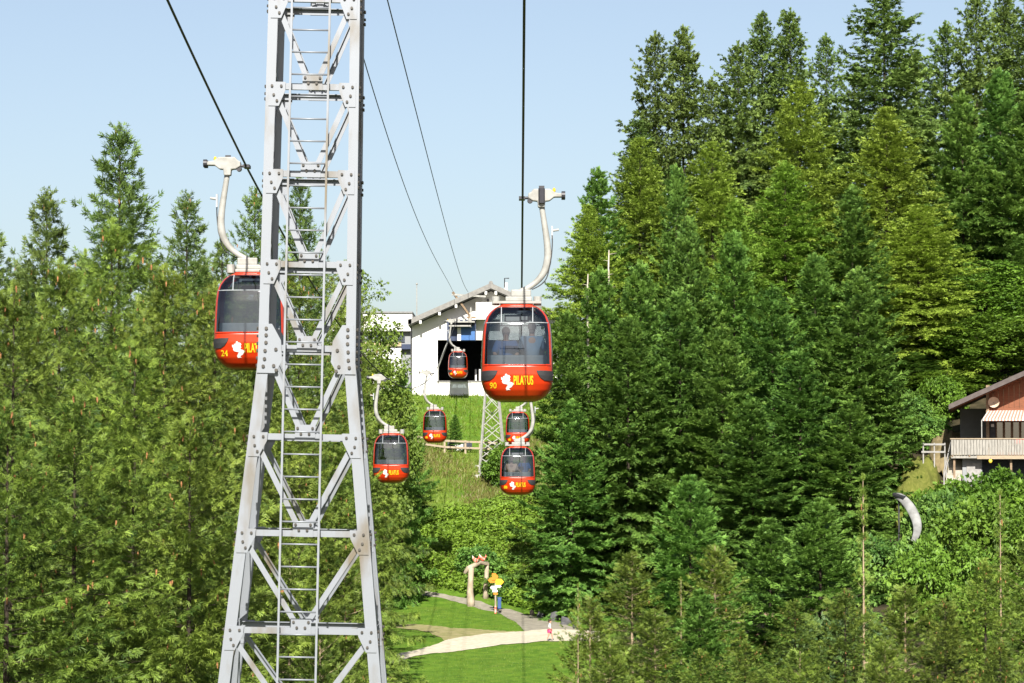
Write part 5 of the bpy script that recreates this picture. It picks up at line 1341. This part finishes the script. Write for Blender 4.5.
for a in [
  ('fr0', 568, 312, 176, 'dense fir at the meadow edge right beside cabin 90', 6.0),
  ('fr1', 600, 268, 182, 'dense fir behind the two bare dead stems', 6.4),
  ('fr1', 640, 262, 180, 'dense fir right of the two bare dead stems', 6.6),
  ('fr0', 628, 318, 172, 'dense dark fir standing above the boulders', 7.0),
  ('fr1', 688, 218, 188, 'dark fir with narrow top above the middle of the front row', 5.8),
  ('fr1', 680, 290, 174, 'dense fir in the centre left of the front row', 7.0),
  ('fr0', 734, 232, 190, 'pale-tipped fir with thin leader in the right wood', 6.2),
  ('fr1', 722, 325, 170, 'dense fir with a tan withered tip in the front row', 6.6),
  ('fr1', 772, 285, 178, 'dense fir right of the withered-tip fir', 6.8),
  ('fr0', 815, 255, 184, 'dense green fir below the fresh central larch', 7.0),
  ('fr1', 858, 268, 180, 'dense green fir left of the dark gap by the chalet', 6.6),
  ('fr1', 800, 350, 168, 'dense fir low in the middle of the right wood', 6.6),
  ('fr0', 880, 345, 182, 'bright green fir nearest the garden stair', 5.4),
  ('fr1', 850, 400, 165, 'low green fir behind the tall bare leader', 6.0),
  ('fr1', 752, 400, 163, 'low layered fir with trunk showing above the bare earth', 6.4),
  ('fr1', 572, 400, 168, 'low dark fir leaning over the footpath and boulders', 5.2),
]: plant(a[0], 'fir_tree', a[1], a[2], a[3] + 16, a[4], 'tree', G5, a[5] * 1.3)
# ------------------------------------------------------------------ right foreground thicket
G6 = 'young trees of the lower right thicket'
for a in [
  ('yd0', 690, 478, 132, 'fir_tree', 'pointed bright green fir topping the lower right thicket', 5.4),
  ('ys0', 632, 552, 118, 'spruce_tree', 'bushy spruce right of the lawn', 4.8),
  ('ys1', 590, 596, 100, 'spruce_tree', 'spruce with pale thin stem at the right end of the lawn', 3.4),
  ('ld0', 578, 585, 96, 'spruce_tree', 'thin spruce leader rising at the edge of the lawn', 1.8),
  ('ys1', 655, 610, 98, 'spruce_tree', 'bushy spruce at the bottom, right of the lawn edge', 4.4),
  ('ld0', 681, 578, 116, 'spruce_tree', 'dead-topped spruce leader with tan tip under the pointed fir', 2.2),
  ('yd0', 700, 592, 106, 'fir_tree', 'dark green little fir under the pointed bright fir', 3.6),
  ('ys0', 715, 545, 124, 'spruce_tree', 'loose spruce right of the pointed bright fir', 4.4),
  ('sl1', 795, 600, 104, 'spruce_tree', 'spruce with drooping sprays right of the bare earth', 4.2),
  ('sl0', 745, 640, 94, 'spruce_tree', 'low spruce below the bare earth patch', 3.8),
  ('ld0', 863, 476, 88, 'spruce_tree', 'tall pale bare leader standing above the thicket', 3.2),
  ('sl0', 845, 590, 84, 'spruce_tree', 'bushy spruce around the foot of the tall bare leader', 4.4),
  ('ys1', 905, 585, 92, 'spruce_tree', 'spruce below the toboggan chute', 4.4),
  ('ld0', 1000, 492, 86, 'spruce_tree', 'leader spruce heavy with tan cones near the right edge', 3.2),
  ('sl0', 985, 560, 84, 'spruce_tree', 'spruce with orange cones in the lower right corner', 4.4),
  ('ys0', 1030, 540, 88, 'spruce_tree', 'spruce cut by the right picture edge in the lower corner', 4.4),
  ('sl0', 945, 600, 82, 'spruce_tree', 'spruce between the chute and the lower right corner', 4.2),
  ('ys1', 885, 640, 74, 'spruce_tree', 'low spruce at the bottom edge under the bare leader', 3.6),
  ('sl0', 700, 650, 84, 'spruce_tree', 'low spruce at the bottom edge below the little dark fir', 3.8),
  ('ys1', 800, 650, 78, 'spruce_tree', 'low spruce at the bottom edge right of the bare earth', 3.6),
  ('sl1', 1000, 640, 74, 'spruce_tree', 'low spruce at the bottom right corner', 3.8),
  ('yd0', 820, 500, 138, 'fir_tree', 'green fir behind the tall bare leader', 5.2),
  ('yd0', 770, 520, 142, 'fir_tree', 'dark layered fir above the bare earth patch', 5.0),
  ('ys0', 610, 640, 88, 'spruce_tree', 'low spruce at the bottom edge nearest the lawn', 3.6),
]: plant(a[0], a[4], a[1], a[2], a[3], a[5], 'tree', G6, a[6] * 1.2)
G7 = 'shrubs on the slopes'
def shrub(key, px, py, h, width, label, y=None):
    """shrub standing on the ground seen at pixel (px, py)"""
    g = on_ground(px, py, 165) if y is None else Vector((at(px, py, y).x, y, 0))
    g.z = gz(g.x, g.y); p = P[key]
    o = thing('shrub', g - Vector((0, 0, .1)), label, 'shrub', G7, rz=TR.uniform(0, 6.28))
    for nm, me in (('trunk', p['trunk']), ('crown', p['crown'])):
        c = link(nm, me, o); c.scale = (width / 2 / p['R'],) * 2 + (h / p['H'],)
for a in [
  ('bu0', 507, 486, 2.9, 3.2, 'leafy green bush at the foot of the white mast'),
  ('bu2', 477, 578, 2.1, 2.8, 'dark green bush behind the log gateway'),
  ('bu2', 503, 600, 1.6, 1.7, 'dark green bush behind the signpost'),
]: shrub(*a)
for a in [
  ('pm0', 850, 4.6, 4.8, 'rounded dark pine mound right of the tall bare leader', 128),
  ('bu0', 955, 4.2, 5.4, 'bright leafy shrub below the terrace corner', 184),
  ('bu0', 1000, 4.2, 5.6, 'bright leafy shrub in front of the terrace basement', 186),
  ('bu2', 938, 4.6, 4.6, 'dark shrub right of the toboggan chute', 178),
  ('bu1', 985, 4.4, 5.6, 'yellow-green shrub below the terrace shrubs', 168),
  ('bu0', 1024, 4.2, 5.2, 'leafy shrub on the right picture edge below the terrace', 172),
  ('bu1', 936, 4.2, 5.0, 'yellow-green shrub below the toboggan chute', 156),
  ('bu2', 886, 3.6, 4.6, 'green shrub left of the toboggan chute', 168),
  ('bu2', 926, 2.4, 3.6, 'shaded shrub left of the garden railing', 209),
  ('bu0', 943, 3.0, 3.4, 'leafy shrub under the chalet eave behind the garden stair', 214),
  ('bu2', 908, 2.6, 3.6, 'shaded shrub between the bright fir and the garden railing', 213),
  ('bu0', 1005, 4.2, 5.2, 'leafy shrub in the right part of the thicket', 142),
]: shrub(a[0], a[1], 600, a[2], a[3], a[4], a[5])
plant('yd0', 'fir_tree', 455, 415, 222, 'small dark fir on the meadow right of the small left cabin', 'tree', 'firs on the meadow', 1.5)
# dense herbs covering the slope above the footpath
rr = np.random.default_rng(9)
HP = [tuple(on_ground(px, py, 165)[:2]) for px, py in ((385, 580), (434, 589), (474, 598), (509, 607), (545, 614), (552, 560), (546, 505), (500, 500), (470, 508), (440, 512), (400, 520))]
X = rr.uniform(-12, 5, 60000); Y = rr.uniform(184, 216, 60000); ok = inside(HP, X, Y)
for q_, r_ in ((g1, 2.2), (g2, 2.2), (sp, 1.6)): ok &= ~((abs(X - q_.x) < r_ * .5) & (Y < q_.y + .6)) 
X, Y = X[ok], Y[ok]
lm = .5 + .5 * np.sin(X * 1.1 + 1.7 * np.sin(Y * .9)) * np.sin(Y * 1.3 + X * .6); top = .25 + .75 * lm ** 1.5
hh = top * rr.random(len(X)) ** .45
Pp = np.stack([X, Y, ground(X, Y) + hh], 1); n_ = len(X)
Dd = unit(np.concatenate([rr.normal(0, 1, (n_, 2)), rr.normal(.1, .5, (n_, 1))], 1)); Uu = unit(np.array([0, -.35, 1.0]) + rr.normal(0, .4, (n_, 3))); Uu = unit(Uu - Dd * (Uu * Dd).sum(1, keepdims=True))
Lg = rr.uniform(.12, .26, n_); Vv, Tt = kites(Pp, Dd, Uu, Lg, Lg * .62, np.clip(.25 + .5 * lm + rr.normal(0, .15, n_), 0, 1), rr, [(0, 0, 1.0, .55), (.1, 1.0, .8, .5)])
tag(link('slope_herbs', np_mesh('slope_herbs', Vv, np.arange(len(Vv)).reshape(-1, 4), MATS['herb'], Tt)), 'bright leafy herbs covering the slope above the footpath', 'herbs', kind='stuff')
# dead stems
mat('dead_wood', (.50, .45, .38), (.36, .31, .25), rough=.9, scale=5)
for px, py, y, h, lab in ((588, 274, 198, 2.4, 'short bare dead stem poking out of the firs, left of two'), (609, 250, 199.5, 3.2, 'taller bare dead stem poking out of the firs, right of two'), (688, 92, 270, 5.0, 'long bare white stem inside the second skyline spruce')):
    t = at(px, py, y); g = gz(t.x, y)
    o = thing('dead_stem', (t.x, y, g), lab, 'dead tree', 'bare dead stems')
    tr = MB().tube([(0, 0, -.3), (.05, 0, (t.z - g) * .5), (-.03, 0, t.z - g - 1), (0, 0, t.z - g)], [.16, .11, .06, .025], 8).build('trunk', 'dead_wood', o, smooth=True)
    for k in range(7):
        z = t.z - g - .3 - k * .45; a_ = k * 2.4
        MB().tube([(0, 0, z), (.5 * math.cos(a_), .5 * math.sin(a_), z + .1)], [.025, .006], 4).build('branch_stub', 'dead_wood', o)
# bare earth patch in the thicket
mat('bare_earth', (.36, .24, .17), (.24, .15, .10), rough=.95, scale=3, bump=.6, bscale=10)
bank('bare_earth', '', 730, 785, 606, 640, 152, 142, 'bare_earth')
